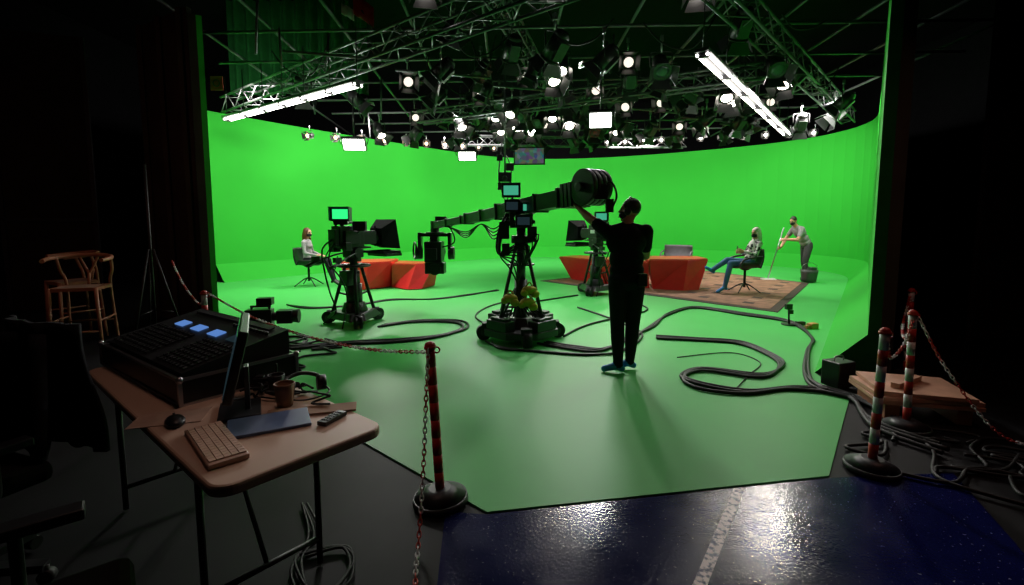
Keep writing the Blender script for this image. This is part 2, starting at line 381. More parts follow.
# ------------------------------------------------------------ pedestal camera
def ped_cam(loc,rz,label,vf_rz=0,scr='screen_green',vx=0):
    r=root('studio_camera',loc,rz,label,'television camera','pedestal cameras on studio floor')
    def basef(b):
        P=[(.42*math.cos(R(90+120*k+d)),.42*math.sin(R(90+120*k+d))) for k in range(3) for d in(-16,16)]
        b.prism(P,.1,.2,[(x*.8,y*.8) for x,y in P]); b.cyl((0,0,.2),(0,0,.34),.2,.15)
    part('base',r,'black_metal',basef,bev=.01)
    for k in range(3):
        a=R(90+120*k); ca,sa=math.cos(a)*.42,math.sin(a)*.42
        w=part('wheel',r,'black_rubber',lambda b:[(b.cyl((ca-sa*t,sa+ca*t,.095),(ca-sa*(t+.09),sa+ca*(t+.09),.095),.095,n=18)) for t in(-.14,.05)] and b.cyl((ca,sa,.08),(ca,sa,.2),.035))
        part('wheel_hub',w,'dark_grey',lambda b:b.cyl((ca-sa*(-.16),sa+ca*(-.16),.095),(ca-sa*.16,sa+ca*.16,.095),.04,n=14))
        part('strut',r,'black_metal',lambda b:b.cyl((ca*.85,sa*.85,.18),(ca*.3,sa*.3,.92),.026))
        part('brace',r,'black_metal',lambda b:b.cyl((ca*.62,sa*.62,.48),(0,0,.42),.016))
    part('column',r,'black_metal',lambda b:(b.cyl((0,0,.3),(0,0,.62),.12),b.cyl((0,0,.62),(0,0,.82),.09),b.cyl((0,0,.82),(0,0,1.0),.06),b.box((.0,-.13,.72),(.18,.12,.22))))
    part('steering_ring',r,'dark_grey',lambda b:(b.tor((0,0,.90),(0,0,1),.24,.018),[b.cyl((0,0,.90),(.24*math.cos(R(a)),.24*math.sin(R(a)),.90),.01) for a in(0,120,240)]))
    part('pan_head',r,'black_metal',lambda b:(b.cyl((0,0,.96),(0,0,1.04),.12),b.box((0,0,1.09),(.22,.22,.13)),b.cyl((-.15,0,1.1),(.15,0,1.1),.08),b.box((0,.02,1.17),(.18,.5,.03))),bev=.006)
    for sx in(-1,1): part('pan_bar',r,'black_metal',lambda b:(b.tube([(sx*.12,0,1.1),(sx*.2,-.2,1.06),(sx*.29,-.5,.95)],.014),b.tube([(sx*.282,-.46,.965),(sx*.305,-.6,.915)],.024,cat=0),b.box((sx*.27,-.46,1.02),(.07,.1,.07))))
    part('camera_body',r,'black_plastic',lambda b:(b.box((0,-.08,1.34),(.22,.42,.32)),b.box((.0,-.3,1.33),(.18,.12,.24)),b.box((.125,-.1,1.33),(.05,.26,.2)),b.cyl((0,-.28,1.55),(0,.1,1.55),.018),b.box((0,-.28,1.51),(.03,.03,.08)),b.box((0,.1,1.51),(.03,.03,.08)),b.box((-.16,-.12,1.34),(.12,.22,.2)),b.box((-.17,-.2,1.17),(.14,.12,.12)),b.box((.16,-.22,1.2),(.1,.1,.12))),bev=.008)
    part('lens',r,'black_plastic',lambda b:(b.box((0,.24,1.32),(.21,.24,.21)),b.cyl((0,.36,1.32),(0,.42,1.32),.09,.1),b.cyl((0,.12,1.32),(0,.14,1.32),.08)),bev=.008)
    T=Matrix.Translation(Vector((vx,-.2,0)))@Matrix.Rotation(R(vf_rz),4,'Z')
    def tr(b):
        b.v=[tuple(T@Vector(v)) for v in b.v]
    vfo=part('viewfinder',r,['black_plastic'],lambda b:(b.box((0,0,1.67),(.28,.13,.2)),b.box((0,-.11,1.775),(.28,.12,.01)),b.box((-.14,-.1,1.68),(.008,.1,.2)),b.box((.14,-.1,1.68),(.008,.1,.2)),b.cyl((0,.05,1.48),(0,.03,1.6),.03),b.box((.0,-.02,1.55),(.2,.1,.06)),tr(b)))
    part('screen',vfo,scr,lambda b:(b.box((0,-.067,1.675),(.22,.006,.14)),tr(b)))
    def hood(b):
        b.add([(-.14,.44,1.2),(.14,.44,1.2),(.14,.44,1.46),(-.14,.44,1.46),(-.24,.72,1.14),(.24,.72,1.14),(.24,.64,1.6),(-.24,.64,1.6)],[(0,3,2,1),(0,1,5,4),(1,2,6,5),(2,3,7,6),(3,0,4,7)])
        b.box((0,.58,1.08),(.42,.34,.035)); b.box((0,.44,1.1),(.06,.5,.03)); b.cyl((0,.42,1.18),(0,.42,1.5),.012)
    part('prompter_hood',r,['black_cloth'],hood,sol=.012)
    pm=part('prompter_monitor',r,'black_plastic',lambda b:b.box((0,.60,1.04),(.44,.34,.045)),bev=.004)
    part('screen',pm,'screen_dark',lambda b:b.box((0,.60,1.065),(.36,.28,.004)))
    sm=part('side_monitor',r,'black_plastic',lambda b:(b.box((.25,-.05,1.5),(.2,.05,.14),(0,0,25)),b.cyl((.08,0,1.36),(.24,-.03,1.45),.012)))
    part('screen',sm,'screen_dark',lambda b:b.box((.239,-.079,1.5),(.17,.004,.11),(0,0,25)))
    part('tally_light',r,['white_plastic'],lambda b:b.box((0,-.05,1.605),(.06,.04,.03)))
    part('script_card',r,['white_plastic'],lambda b:b.box((-.225,-.12,1.36),(.006,.12,.07)))
    part('camera_cable',r,'black_rubber',lambda b:(b.tube([(.0,-.36,1.3),(-.03,-.5,1.15),(-.1,-.42,.8),(-.18,-.3,.5),(-.12,-.25,.2),(-.3,-.35,.02)],.013),b.tube([(.05,-.36,1.25),(.1,-.48,1.0),(.14,-.3,.7),(.1,-.2,.4),(.25,-.4,.02)],.011),b.tube([(-.1,-.3,1.2),(-.2,-.35,1.0),(-.12,-.25,.85),(-.1,-.2,1.05)],.009)))
    return r
ped_cam((-2.42,7.3,0),-36,'black pedestal television camera with teleprompter and green viewfinder',42,'screen_green',0.02)
ped_cam((1.82,10.4,0),34,'black pedestal television camera with teleprompter near rug',-38,'screen_cyan',-.06)
# ------------------------------------------------------------ camera crane
cr=root('camera_crane',(.12,6.35,0),0,'black camera crane with counterweights on wheeled base','camera crane')
Pv=Vector((0,0,1.745)); Rear=Vector((.73,-1.15,1.875)); Front=Vector((-1.52,2.39,1.50)); U=(Rear-Front).normalized(); SD=U.cross(Vector((0,0,1))).normalized()
def cbase(b):
    P=[(.52*math.cos(R(22.5+45*k)),.52*math.sin(R(22.5+45*k))) for k in range(8)]
    b.prism(P,.08,.17); b.prism([(x*.5,y*.5) for x,y in P],.17,.3,[(x*.35,y*.35) for x,y in P])
part('base_platform',cr,'black_metal',cbase,bev=.01)
for k in range(4):
    a=R(45+90*k); ca,sa=math.cos(a),math.sin(a)
    part('weight_block',cr,'black_metal',lambda b:(b.box((.38*ca,.38*sa,.235),(.36,.17,.13),(0,0,45+90*k+90)),b.box((.38*ca,.38*sa,.32),(.26,.13,.035),(0,0,45+90*k+90))),bev=.01)
    a=R(90*k+8); ca2,sa2=math.cos(a),math.sin(a)
    w=part('wheel',cr,'black_rubber',lambda b:(b.cyl((.5*ca2-.05*sa2,.5*sa2+.05*ca2,.1),(.5*ca2+.05*sa2,.5*sa2-.05*ca2,.1),.1,n=20),b.box((.45*ca2,.45*sa2,.19),(.14,.14,.08),(0,0,90*k))))
    part('wheel_hub',w,'dark_grey',lambda b:b.cyl((.5*ca2-.056*sa2,.5*sa2+.056*ca2,.1),(.5*ca2+.056*sa2,.5*sa2-.056*ca2,.1),.045,n=16))
    part('brace',cr,'black_metal',lambda b:b.cyl((.42*ca,.42*sa,.18),(.07*ca,.07*sa,1.34),.022))
    part('spreader',cr,'black_metal',lambda b:b.cyl((.29*ca,.29*sa,.62),(.06*ca,.06*sa,.62),.012))
    part('spreader',cr,'black_metal',lambda b:b.cyl((.37*ca,.37*sa,.3),(.05*ca,.05*sa,.75),.013))
part('column',cr,'black_metal',lambda b:(b.cyl((0,0,.2),(0,0,.8),.085),b.cyl((0,0,.8),(0,0,1.5),.06),b.cyl((0,0,1.28),(0,0,1.38),.13),b.cyl((0,0,1.48),(0,0,1.56),.15),b.tor((0,0,.45),(0,0,1),.2,.012),b.tor((0,0,1.0),(0,0,1),.17,.014)))
def yokef(b):
    for s_ in(-1,1):
        b.box(Vector((0,0,1.68))+SD*.15*s_,(.06,.18,.34)); b.cyl(Vector((0,0,1.74))+SD*.1*s_,Vector((0,0,1.74))+SD*.21*s_,.075)
    b.box((0,0,1.56),(.36,.24,.05))
part('pivot_yoke',cr,'dark_grey',yokef,bev=.006)
def boomf(b):
    b.bar(Pv-U*.5,Rear,.19,.19)
    for t in(0,.25,.5,.75,1.): p=(Pv-U*.5).lerp(Rear,t); b.bar(p-U*.018,p+U*.018,.23,.23)
    b.bar(Pv-U*1.5,Pv-U*.4,.15,.15)
    for t in(0,.5,1): p=Pv-U*(.5+t); b.bar(p-U*.018,p+U*.018,.18,.18)
    b.bar(Front,Pv-U*1.4,.115,.115)
    for t in(.2,.6,1): p=(Pv-U*1.4).lerp(Front,t); b.bar(p-U*.015,p+U*.015,.145,.145)
part('boom',cr,'black_metal',boomf,bev=.006)
def cw(b):
    c=Rear+Vector((0,0,.05))
    for k in range(4): q=c+SD*(-.105+.07*k); b.cyl(q-SD*.028,q+SD*.028,.195,n=28)
    b.cyl(c-SD*.19,c+SD*.19,.05); b.cyl(c-SD*.17,c-SD*.14,.12)
part('counterweight',cr,'black_metal',cw,bev=.006)
def cw2(b):
    c=Rear-U*.34
    for k in range(3): q=c+U*.07*k; b.bar(q-U*.025,q+U*.025,.28,.27)
    q=Rear+U*.14; b.box(q-Vector((0,0,.02)),(.14,.14,.16)); b.tube([q,q+Vector((.1,-.05,.08)),q+Vector((.16,-.06,-.06)),q+Vector((.12,0,-.2))],.012); b.box(q+Vector((.1,0,-.16)),(.08,.06,.14))
part('weight_plate',cr,'black_metal',cw2,bev=.006)
def mon(name,c,w,h,rz,scr,tilt=0):
    o=part(name,cr,['black_plastic'],lambda b:(b.box(c,(w,.06,h),(tilt,0,rz)),b.box(Vector(c)+Vector((0,-.05,h/2)),(w,.07,.008),(tilt,0,rz))),bev=.004)
    part('screen',o,scr,lambda b:b.box(Vector(c)+Vector((math.sin(R(rz))*.033,-math.cos(R(rz))*.033,0)),(w*.78,.006,h*.66),(tilt,0,rz)))
mon('monitor',(-.13,-.14,1.96),.24,.18,-5,'screen_cyan'); mon('monitor',(.02,-.26,1.57),.2,.15,8,'screen_dark'); mon('monitor',(-.12,-.22,1.76),.19,.15,0,'screen_dark'); mon('monitor',(.06,-.24,1.74),.12,.12,12,'screen_cyan')
part('monitor_arm',cr,'black_metal',lambda b:(b.cyl((-.1,-.06,1.5),(-.12,-.1,1.97),.016),b.cyl((0,-.1,1.5),(.02,-.22,1.6),.014),b.box((-.22,-.12,1.45),(.13,.12,.22)),b.box((.14,-.12,1.40),(.12,.12,.2)),b.box((-.2,-.1,1.2),(.1,.12,.16))))
def ccab(b):
    for i in range(10):
        a=random.random()*.12; b.tube([Pv+Vector((-.1-a,-.02,-.05)),Pv+Vector((-.22-a,-.1+.03*i,-.3)),(-.26-a*.6,-.15+.03*i,1.15),(-.14+.04*i,-.22,.95+.05*i),(-.05,-.1,.7),(-.15+.05*i,-.28,.35)],.010)
    for i in range(4):
        b.tube([Pv-U*.3-Vector((0,0,.08)),Pv-U*.7-Vector((0,0,.22+.05*i)),Pv-U*1.1-Vector((0,0,.12)),Pv-U*1.6-Vector((0,0,.2+.03*i)),Pv-U*2.2-Vector((0,0,.08)),Front],.009)
part('cable_loom',cr,'black_rubber',ccab)
def rh(b):
    f=Front
    b.cyl(f+Vector((0,0,.08)),f-Vector((0,0,.14)),.08); b.cyl(f-Vector((0,0,.12)),f-Vector((0,0,.16)),.17)
    b.box(f+Vector((-.27,0,-.36)),(.06,.18,.46)); b.box(f+Vector((.27,0,-.36)),(.06,.18,.46)); b.box(f+Vector((0,0,-.17)),(.58,.18,.06))
    b.cyl(f+Vector((.24,0,-.5)),f+Vector((.35,0,-.5)),.12); b.cyl(f+Vector((-.35,0,-.5)),f+Vector((-.24,0,-.5)),.12); b.tor(f+Vector((-.37,0,-.46)),(1,.4,0),.15,.018)
    b.tube([f+Vector((.1,-.1,.05)),f+Vector((.3,-.15,-.05)),f+Vector((.36,-.1,-.3)),f+Vector((.1,-.12,-.4))],.014); b.box(f+Vector((.12,-.02,.1)),(.2,.16,.12))
part('remote_head',cr,'black_metal',rh,bev=.006)
def rcam(b):
    f=Front+Vector((0,0,-.5))
    b.box(f+Vector((0,-.08,.03)),(.30,.42,.36)); b.box(f+Vector((0,.24,.0)),(.24,.3,.22)); b.cyl(f+Vector((0,.38,0)),f+Vector((0,.5,0)),.11,.13); b.box(f+Vector((0,-.05,.24)),(.14,.24,.12)); b.box(f+Vector((.02,-.1,-.26)),(.34,.3,.2)); b.box(f+Vector((-.02,-.33,.0)),(.2,.1,.2))
    b.cyl(f+Vector((.05,-.3,-.26)),f+Vector((.05,-.4,-.26)),.09,.11)
part('camera_body',cr,'black_plastic',rcam,bev=.008)
def bag(b):
    b.ell((0,0,0),(.10,.06,.055)); b.ell((.07,-.02,-.05),(.06,.045,.05)); b.ell((-.07,-.02,-.03),(.05,.045,.045)); b.tube([(-.05,0,.03),(0,0,.1),(.05,0,.03)],.01)
g=thing('weight_bag','yellow_bag',bag,(.22,6.02,.70),15,'yellow weight bag hanging on crane pedestal','bag','yellow bags on crane')
dup(g,(-.02,6.0,.60),-25); dup(g,(.20,5.98,.55),-10)
# ------------------------------------------------------------ people
def human(name,loc,rz,J,fwd,mats,label,voxel=.0085,hands=None,face=None,sleeve='long',fem=False,hair=None,mask=False,build=1.):
    V=Vector; J={k:V(v) for k,v in J.items()}; prims=[]
    SK,SH,TR,SO=0,1,2,3
    def cap(a,ra,b_,rb,m): prims.append(('c',V(a),ra,V(b_),rb,m))
    def el(c,r_,Q,m): prims.append(('e',V(c),r_,Q,m))
    side=(J['shR']-J['shL']).normalized(); up=(J['neck']-J['pel']).normalized(); fr=up.cross(side).normalized()
    if fr.dot(V(fwd))<0: fr=-fr
    up2=side.cross(fr).normalized()
    if up2.dot(up)<0: up2=-up2
    Q=Matrix((side,fr,up2)).transposed()
    k=build
    el(J['pel'],(.165*k,.12*k,.12),Q,TR)
    w0=J['pel'].lerp(J['neck'],.16); el(w0,((.15 if not fem else .14)*k,.115*k,.13),Q,SH)
    w=J['pel'].lerp(J['neck'],.38); el(w,(.15*k if not fem else .125,.115*k,.17),Q,SH)
    w2=J['pel'].lerp(J['neck'],.70); el(w2,(.175*k if not fem else .145,.125*k,.18),Q,SH)
    if fem: el(w2+fr*.07-up2*.02,(.12,.06,.07),Q,SH)
    ub=J['pel'].lerp(J['neck'],.86)
    for s_ in('L','R'):
        sh=J['sh'+s_]; cap(ub,.075,sh,.058*k,SH); cap(J['neck']-up2*.02,.055,sh,.05*k,SH)
        e,wv=J['el'+s_],J['wr'+s_]
        cap(sh,.056*k,e,.040*k,SH if sleeve=='long' else SK)
        if sleeve=='short': cap(sh,.065*k,sh.lerp(e,.62),.056*k,SH)
        cap(e,.041*k,e.lerp(wv,.35),.039*k,SH if sleeve=='long' else SK); cap(e.lerp(wv,.35),.039*k,wv,.027,SH if sleeve=='long' else SK)
        hd,hn,curl=hands[s_]; d=V(hd).normalized(); n=V(hn); n=(n-d*n.dot(d)).normalized(); sd=d.cross(n)
        Qh=Matrix((sd,n,d)).transposed()
        cap(wv,.026,wv+d*.03,.026,SK); el(wv+d*.055,(.042,.017,.05),Qh,SK)
        for i,(o,ln) in enumerate(((-.036,.062),(-.0125,.078),(.0125,.082),(.036,.074))):
            p=wv+d*.09+sd*o; dd=(d+sd*o*2.5).normalized()
            for sgi in range(3):
                a_=R(curl)*(sgi+.6); q=p+(dd*math.cos(a_)+n*math.sin(a_))*ln*(.46,.31,.23)[sgi]
                cap(p,.0095-.0008*sgi,q,.009-.0008*sgi,SK); p=q
        tp=wv+d*.03+sd*.032; t1=tp+(d*.6+sd*.75+n*.25).normalized()*.04; t2=t1+(d*.85+sd*.25+n*.4).normalized()*.03
        cap(tp,.014,t1,.011,SK); cap(t1,.011,t2,.0095,SK)
        hp,kn,an,to=J['hip'+s_],J['kn'+s_],J['an'+s_],J['to'+s_]
        cap(J['pel'],.11*k,hp,.092*k,TR); cap(hp,.092*k,kn,.064*k,TR); mid=kn.lerp(an,.35)
        cap(kn,.063*k,mid,.060*k,TR); cap(mid,.060*k,an,.048,TR)
        cap(an-V((0,0,.01)),.042,to,.034,SO); hv=(an-to); hv.z=0
        if hv.length>1e-4: cap(an-V((0,0,.02)),.038,an+hv.normalized()*.04-V((0,0,.04)),.033,SO)
    hc=J['head']; fd=V(face or fwd).normalized(); hup=V((0,0,1))
    fd=(fd-hup*fd.dot(hup)*.5).normalized(); hs_=fd.cross(hup).normalized(); hup=hs_.cross(fd); Qf=Matrix((hs_,fd,hup)).transposed()
    cap(J['neck']-up2*.04,.058,hc-hup*.05-fd*.015,.052,SK)
    L=lambda x,y,z: hc+hs_*x+fd*y+hup*z
    el(L(0,-.012,.02),(.075,.095,.098),Qf,SK); el(L(0,.022,-.045),(.056,.062,.072),Qf,SK)
    cap(L(0,.088,.01),.008,L(0,.107,-.022),.013,SK); el(L(0,.078,-.058),(.024,.012,.008),Qf,SK); el(L(0,.066,-.1),(.022,.02,.017),Qf,SK)
    cap(L(-.035,.078,.03),.009,L(.035,.078,.03),.009,SK)
    for x in(-1,1): el(L(x*.077,-.008,-.005),(.010,.02,.03),Qf,SK)
    b=B()
    for p in prims:
        if p[0]=='c':
            _,a,ra,c,rb,_m=p; b.ell(a,ra,nu=16,nv=10); b.ell(c,rb,nu=16,nv=10)
            if (c-a).length>1e-5: b.cyl(a,c,ra,rb,n=16)
        else: b.ell(p[1],p[2],p[3],nu=24,nv=16)
    def remesh(b,nm,vx,sm=2):
        me=b.mesh(nm,[]); t=bpy.data.objects.new('tmp',me); COL.objects.link(t)
        md=t.modifiers.new('r','REMESH'); md.mode='VOXEL'; md.voxel_size=vx; md.use_smooth_shade=True
        dg=bpy.context.evaluated_depsgraph_get(); dg.update()
        m2=bpy.data.meshes.new_from_object(t.evaluated_get(dg)); bpy.data.objects.remove(t)
        bm=bmesh.new(); bm.from_mesh(m2)
        for _ in range(sm): bmesh.ops.smooth_vert(bm,verts=bm.verts,factor=.5,use_axis_x=True,use_axis_y=True,use_axis_z=True)
        bm.to_mesh(m2); bm.free(); m2.name=nm; m2.polygons.foreach_set('use_smooth',[True]*len(m2.polygons)); return m2
    me=remesh(b,name,voxel,2)
    for x in mats: me.materials.append(M[x])
    n=len(me.polygons); C=np.zeros(n*3); me.polygons.foreach_get('center',C); C=C.reshape(n,3)
    best=np.full(n,1e9); idx=np.zeros(n,int)
    for p in prims:
        if p[0]=='c':
            a=np.array(p[1]);c=np.array(p[3]);ab=c-a; L2=max(ab@ab,1e-9); t=np.clip(((C-a)@ab)/L2,0,1)
            d=np.linalg.norm(C-(a+t[:,None]*ab),axis=1)-(p[2]+(p[4]-p[2])*t); mi=p[5]
        else:
            q=(C-np.array(p[1]))@np.array(p[3]); rr=np.array(p[2]); kk=np.linalg.norm(q/rr,axis=1); d=(kk-1)*rr.min()*1.0; mi=p[4]
        w_=d<best; best[w_]=d[w_]; idx[w_]=mi
    me.polygons.foreach_set('material_index',idx.tolist()); me.update()
    body=bpy.data.objects.new(name,me); COL.objects.link(body); body.location=loc; body.rotation_euler=(0,0,R(rz)); tag(body,label,'person')
    for x in(-1,1): part('eye',body,'eye',lambda b_:b_.ell(L(x*.031,.080,.010),(.013,.008,.008),Qf,10,6))
    if hair:
        hb=B()
        if hair[1]=='short':
            hb.ell(L(0,-.022,.035),(.082,.098,.097),Qf)
        else:
            hb.ell(L(0,-.024,.03),(.088,.100,.105),Qf)
            for x in(-1,1):
                hb.ell(L(x*.072,-.02,-.05),(.028,.05,.11),Qf); hb.ell(L(x*.07,-.01,-.17),(.03,.04,.1),Qf)
            hb.ell(L(0,-.09,-.1),(.085,.045,.17),Qf)
        ho=bpy.data.objects.new('hair',remesh(hb,'hair',.01,1)); ho.data.materials.append(M[hair[0]]); COL.objects.link(ho); ho.parent=body
    if mask:
        part('face_mask',body,'mask_black',lambda b_:(b_.ell(L(0,.04,-.05),(.062,.064,.05),Qf),b_.tube([L(-.06,.05,-.03),L(-.083,.0,-.0),L(-.075,-.02,-.02)],.003),b_.tube([L(.06,.05,-.03),L(.083,.0,0),L(.075,-.02,-.02)],.003)))
    return body,L,Qf
man,L,Qf=human('person',(1.18,4.88,0),0,dict(pel=(0,.02,.97),neck=(-.01,.08,1.53),head=(.03,.10,1.675),
  shL=(-.19,.09,1.455),shR=(.19,.04,1.46),elL=(-.34,.22,1.58),wrL=(-.45,.36,1.70),elR=(.23,.18,1.20),wrR=(.03,.36,1.28),
  hipL=(-.085,.02,.92),hipR=(.085,.02,.92),knL=(-.085,.03,.50),knR=(.08,.06,.50),anL=(-.08,-.02,.085),anR=(.07,.10,.085),toL=(-.22,.0,.036),toR=(-.06,.12,.036)),
  (0,1,0),['skin','black_cloth','dark_trousers','shoe_blue'],'person in black shirt, blue shoe covers, arm on crane boom',
  hands=dict(L=((-.45,.7,.45),(.2,.2,1),12),R=((-.8,.5,.3),(0,0,1),20)),face=(-.9,.4,.12),sleeve='short',hair=('dark_hair','short'),mask=True,build=1.17)
part('headset',man,'black_plastic',lambda b:(b.tube([L(-.09,0,.0),L(-.08,0,.09),L(0,0,.135),L(.08,0,.09),L(.09,0,0)],.009),b.ell(L(-.092,0,-.01),(.022,.035,.042),Qf),b.ell(L(.092,0,-.01),(.022,.035,.042),Qf),b.tube([L(.09,.02,-.03),L(.08,.08,-.07),L(.03,.115,-.075)],.005)))
part('belt_pack',man,'black_plastic',lambda b:b.box((.12,-.13,.98),(.09,.05,.13)),bev=.008)
human('person',(-5.0,11.75,0),0,dict(pel=(0,0,.64),neck=(-.03,0,1.15),head=(.01,0,1.30),
  shL=(-.03,.17,1.07),shR=(-.03,-.17,1.07),elL=(.02,.23,.82),wrL=(.24,.12,.76),elR=(.02,-.23,.82),wrR=(.24,-.10,.76),
  hipL=(.06,.09,.62),hipR=(.06,-.09,.62),knL=(.46,.11,.63),knR=(.47,-.10,.63),anL=(.58,.12,.15),anR=(.64,-.1,.15),toL=(.74,.12,.04),toR=(.80,-.12,.04)),
  (1,0,0),['skin','grey_cloth','dark_trousers','boot_black'],'seated person with long brown hair, grey top, dark trousers',
  hands=dict(L=((.8,-.4,-.1),(0,0,-1),18),R=((.8,.4,-.1),(0,0,-1),18)),face=(.9,-.3,0),fem=True,hair=('brown_hair','long'),mask=True,build=.95)
human('person',(5.3,10.6,0),0,dict(pel=(-.05,0,.68),neck=(.08,0,1.17),head=(.07,0,1.32),
  shL=(.08,-.18,1.09),shR=(.08,.18,1.09),elL=(-.02,-.25,.86),wrL=(-.22,-.12,.92),elR=(-.02,.25,.86),wrR=(-.2,.12,.88),
  hipL=(-.1,-.09,.66),hipR=(-.1,.09,.66),knL=(-.50,-.1,.66),knR=(-.50,.08,.72),anL=(-.62,-.12,.14),anR=(-.86,.0,.50),toL=(-.78,-.14,.04),toR=(-1.0,-.02,.56)),
  (-1,0,0),['skin','pattern_cloth','jeans','shoe_blue'],'seated person with pale hair, patterned top, jeans, legs crossed',
  hands=dict(L=((-.8,.3,.2),(0,.9,.2),25),R=((-.8,-.3,.2),(0,-.9,.2),25)),face=(-.9,-.35,-.1),fem=True,hair=('white_hair','long'),mask=True)
thing('mobile_phone','black_plastic',lambda b:b.box((0,0,0),(.08,.015,.15)),(4.98,10.6,.97),70,'black phone held by seated person','phone',bev=.004)
human('person',(7.85,12.95,0),0,dict(pel=(.10,0,.95),neck=(-.22,-.02,1.45),head=(-.33,-.05,1.59),
  shL=(-.17,-.20,1.38),shR=(-.17,.17,1.40),elL=(-.30,-.27,1.10),wrL=(-.53,-.10,1.10),elR=(-.34,.22,1.12),wrR=(-.58,.06,.86),
  hipL=(.10,-.09,.90),hipR=(.10,.09,.90),knL=(.0,-.13,.48),knR=(.12,.13,.48),anL=(.05,-.15,.085),anR=(.22,.14,.085),toL=(-.1,-.19,.034),toR=(.08,.12,.034)),
  (-.9,-.2,.0),['skin','grey_cloth','dark_grey_cloth','boot_black'],'person in grey t-shirt bending over a mop',
  hands=dict(L=((-.8,.5,.0),(0,.9,-.3),55),R=((-.8,-.3,.0),(0,-.9,-.3),55)),face=(-.8,-.4,-.5),sleeve='short',hair=('dark_hair','short'),mask=True,build=1.12)
r=root('mop',(6.95,12.95,0),0,'long-handled mop with pale head pushed on floor','mop')
part('handle',r,'steel',lambda b:b.cyl((0,0,.04),(.36,.0,1.42),.016))
part('mop_head',r,'white_plastic',lambda b:(b.box((0,0,.03),(.34,.12,.04)),[b.tube([(-.15+.03*i,0,.04),(-.16+.032*i,-.08,.03),(-.16+.033*i,-.13,.012)],.008) for i in range(11)]))
r=root('mop_bucket',(7.72,12.4,0),0,'dark grey mop bucket with wringer','bucket')
part('bucket_body',r,'bucket_grey',lambda b:b.grid(lambda u,v:((.17+.04*v)*math.cos(u*6.2832),(.14+.04*v)*math.sin(u*6.2832),.03+.3*v),24,4),sol=.01)
part('bucket_floor',r,'bucket_grey',lambda b:b.cyl((0,0,.02),(0,0,.04),.14,n=20))
part('handle',r,'steel',lambda b:b.tube([(-.21,0,.33),(-.17,0,.45),(0,0,.52),(.17,0,.45),(.21,0,.33)],.006))
part('wringer',r,'dark_grey',lambda b:b.box((.06,0,.36),(.14,.2,.08)),bev=.01)
# ------------------------------------------------------------ lighting trusses & grid
def truss(p1,p2,w,label):
    p1=Vector(p1);p2=Vector(p2); r=root('lighting_truss',p1,0,label,'truss','lighting trusses'); d=p2-p1; L_=d.length; u=d.normalized(); s_=u.cross(Vector((0,0,1))).normalized(); up=s_.cross(u)
    cs=[s_*a*w/2+up*b_*w/2 for a,b_ in((-1,-1),(1,-1),(1,1),(-1,1))]
    for c in cs: part('chord',r,'truss_metal',lambda b:b.cyl(c,c+d,.024,n=8))
    def lac(b):
        n=int(L_/(w*1.1))
        for i in range(n):
            for q in range(4):
                a,c=cs[q],cs[(q+1)%4]
                if i%2: a,c=c,a
                b.cyl(a+d*(i/n),c+d*((i+1)/n),.011,n=6)
    part('lacing',r,'truss_metal',lac)
truss((-6.6,11.5,4.25),(1.1,5.2,4.25),.34,'dark lattice lighting truss under ceiling')
truss((-2.2,11.8,4.05),(4.2,8.3,4.05),.26,'dark lattice lighting truss under ceiling')
truss((2.0,5.6,4.45),(9.3,13.6,4.45),.3,'dark lattice lighting truss under ceiling')
truss((-1.5,16.5,4.3),(6,17,4.3),.3,'dark lattice lighting truss under ceiling')
truss((-.6,6.3,5.05),(1.6,15.8,5.05),.26,'dark lattice lighting truss under ceiling')
def pipe(p1,p2,r_=.026):
    p1=Vector(p1); p2=Vector(p2)
    tag(part('grid_pipe',None,'truss_metal',lambda b:b.cyl((0,0,0),p2-p1,r_,n=8)),'black steel lighting grid pipe','pipe','lighting grid pipes').location=p1
for i in range(9): pipe((-6.5+i*.2,5.5+i*1.5,4.75),(8.5-i*.0,5.0+i*1.45,4.75))
for i in range(12): pipe((-5+i*1.15,5.0,4.80),(-6+i*1.35,18.5,4.80))
for i in range(22):
    x=random.uniform(-4.5,6);y=random.uniform(6.5,15.5); pipe((x,y,4.0+random.uniform(-.2,.3)),(x+random.uniform(-.1,.1),y,4.78),.018)
for i in range(7): pipe((-3.5+i*1.5,7.6+i*.9,4.15),(-1.9+i*1.5,8.0+i*.95,4.15),.022)
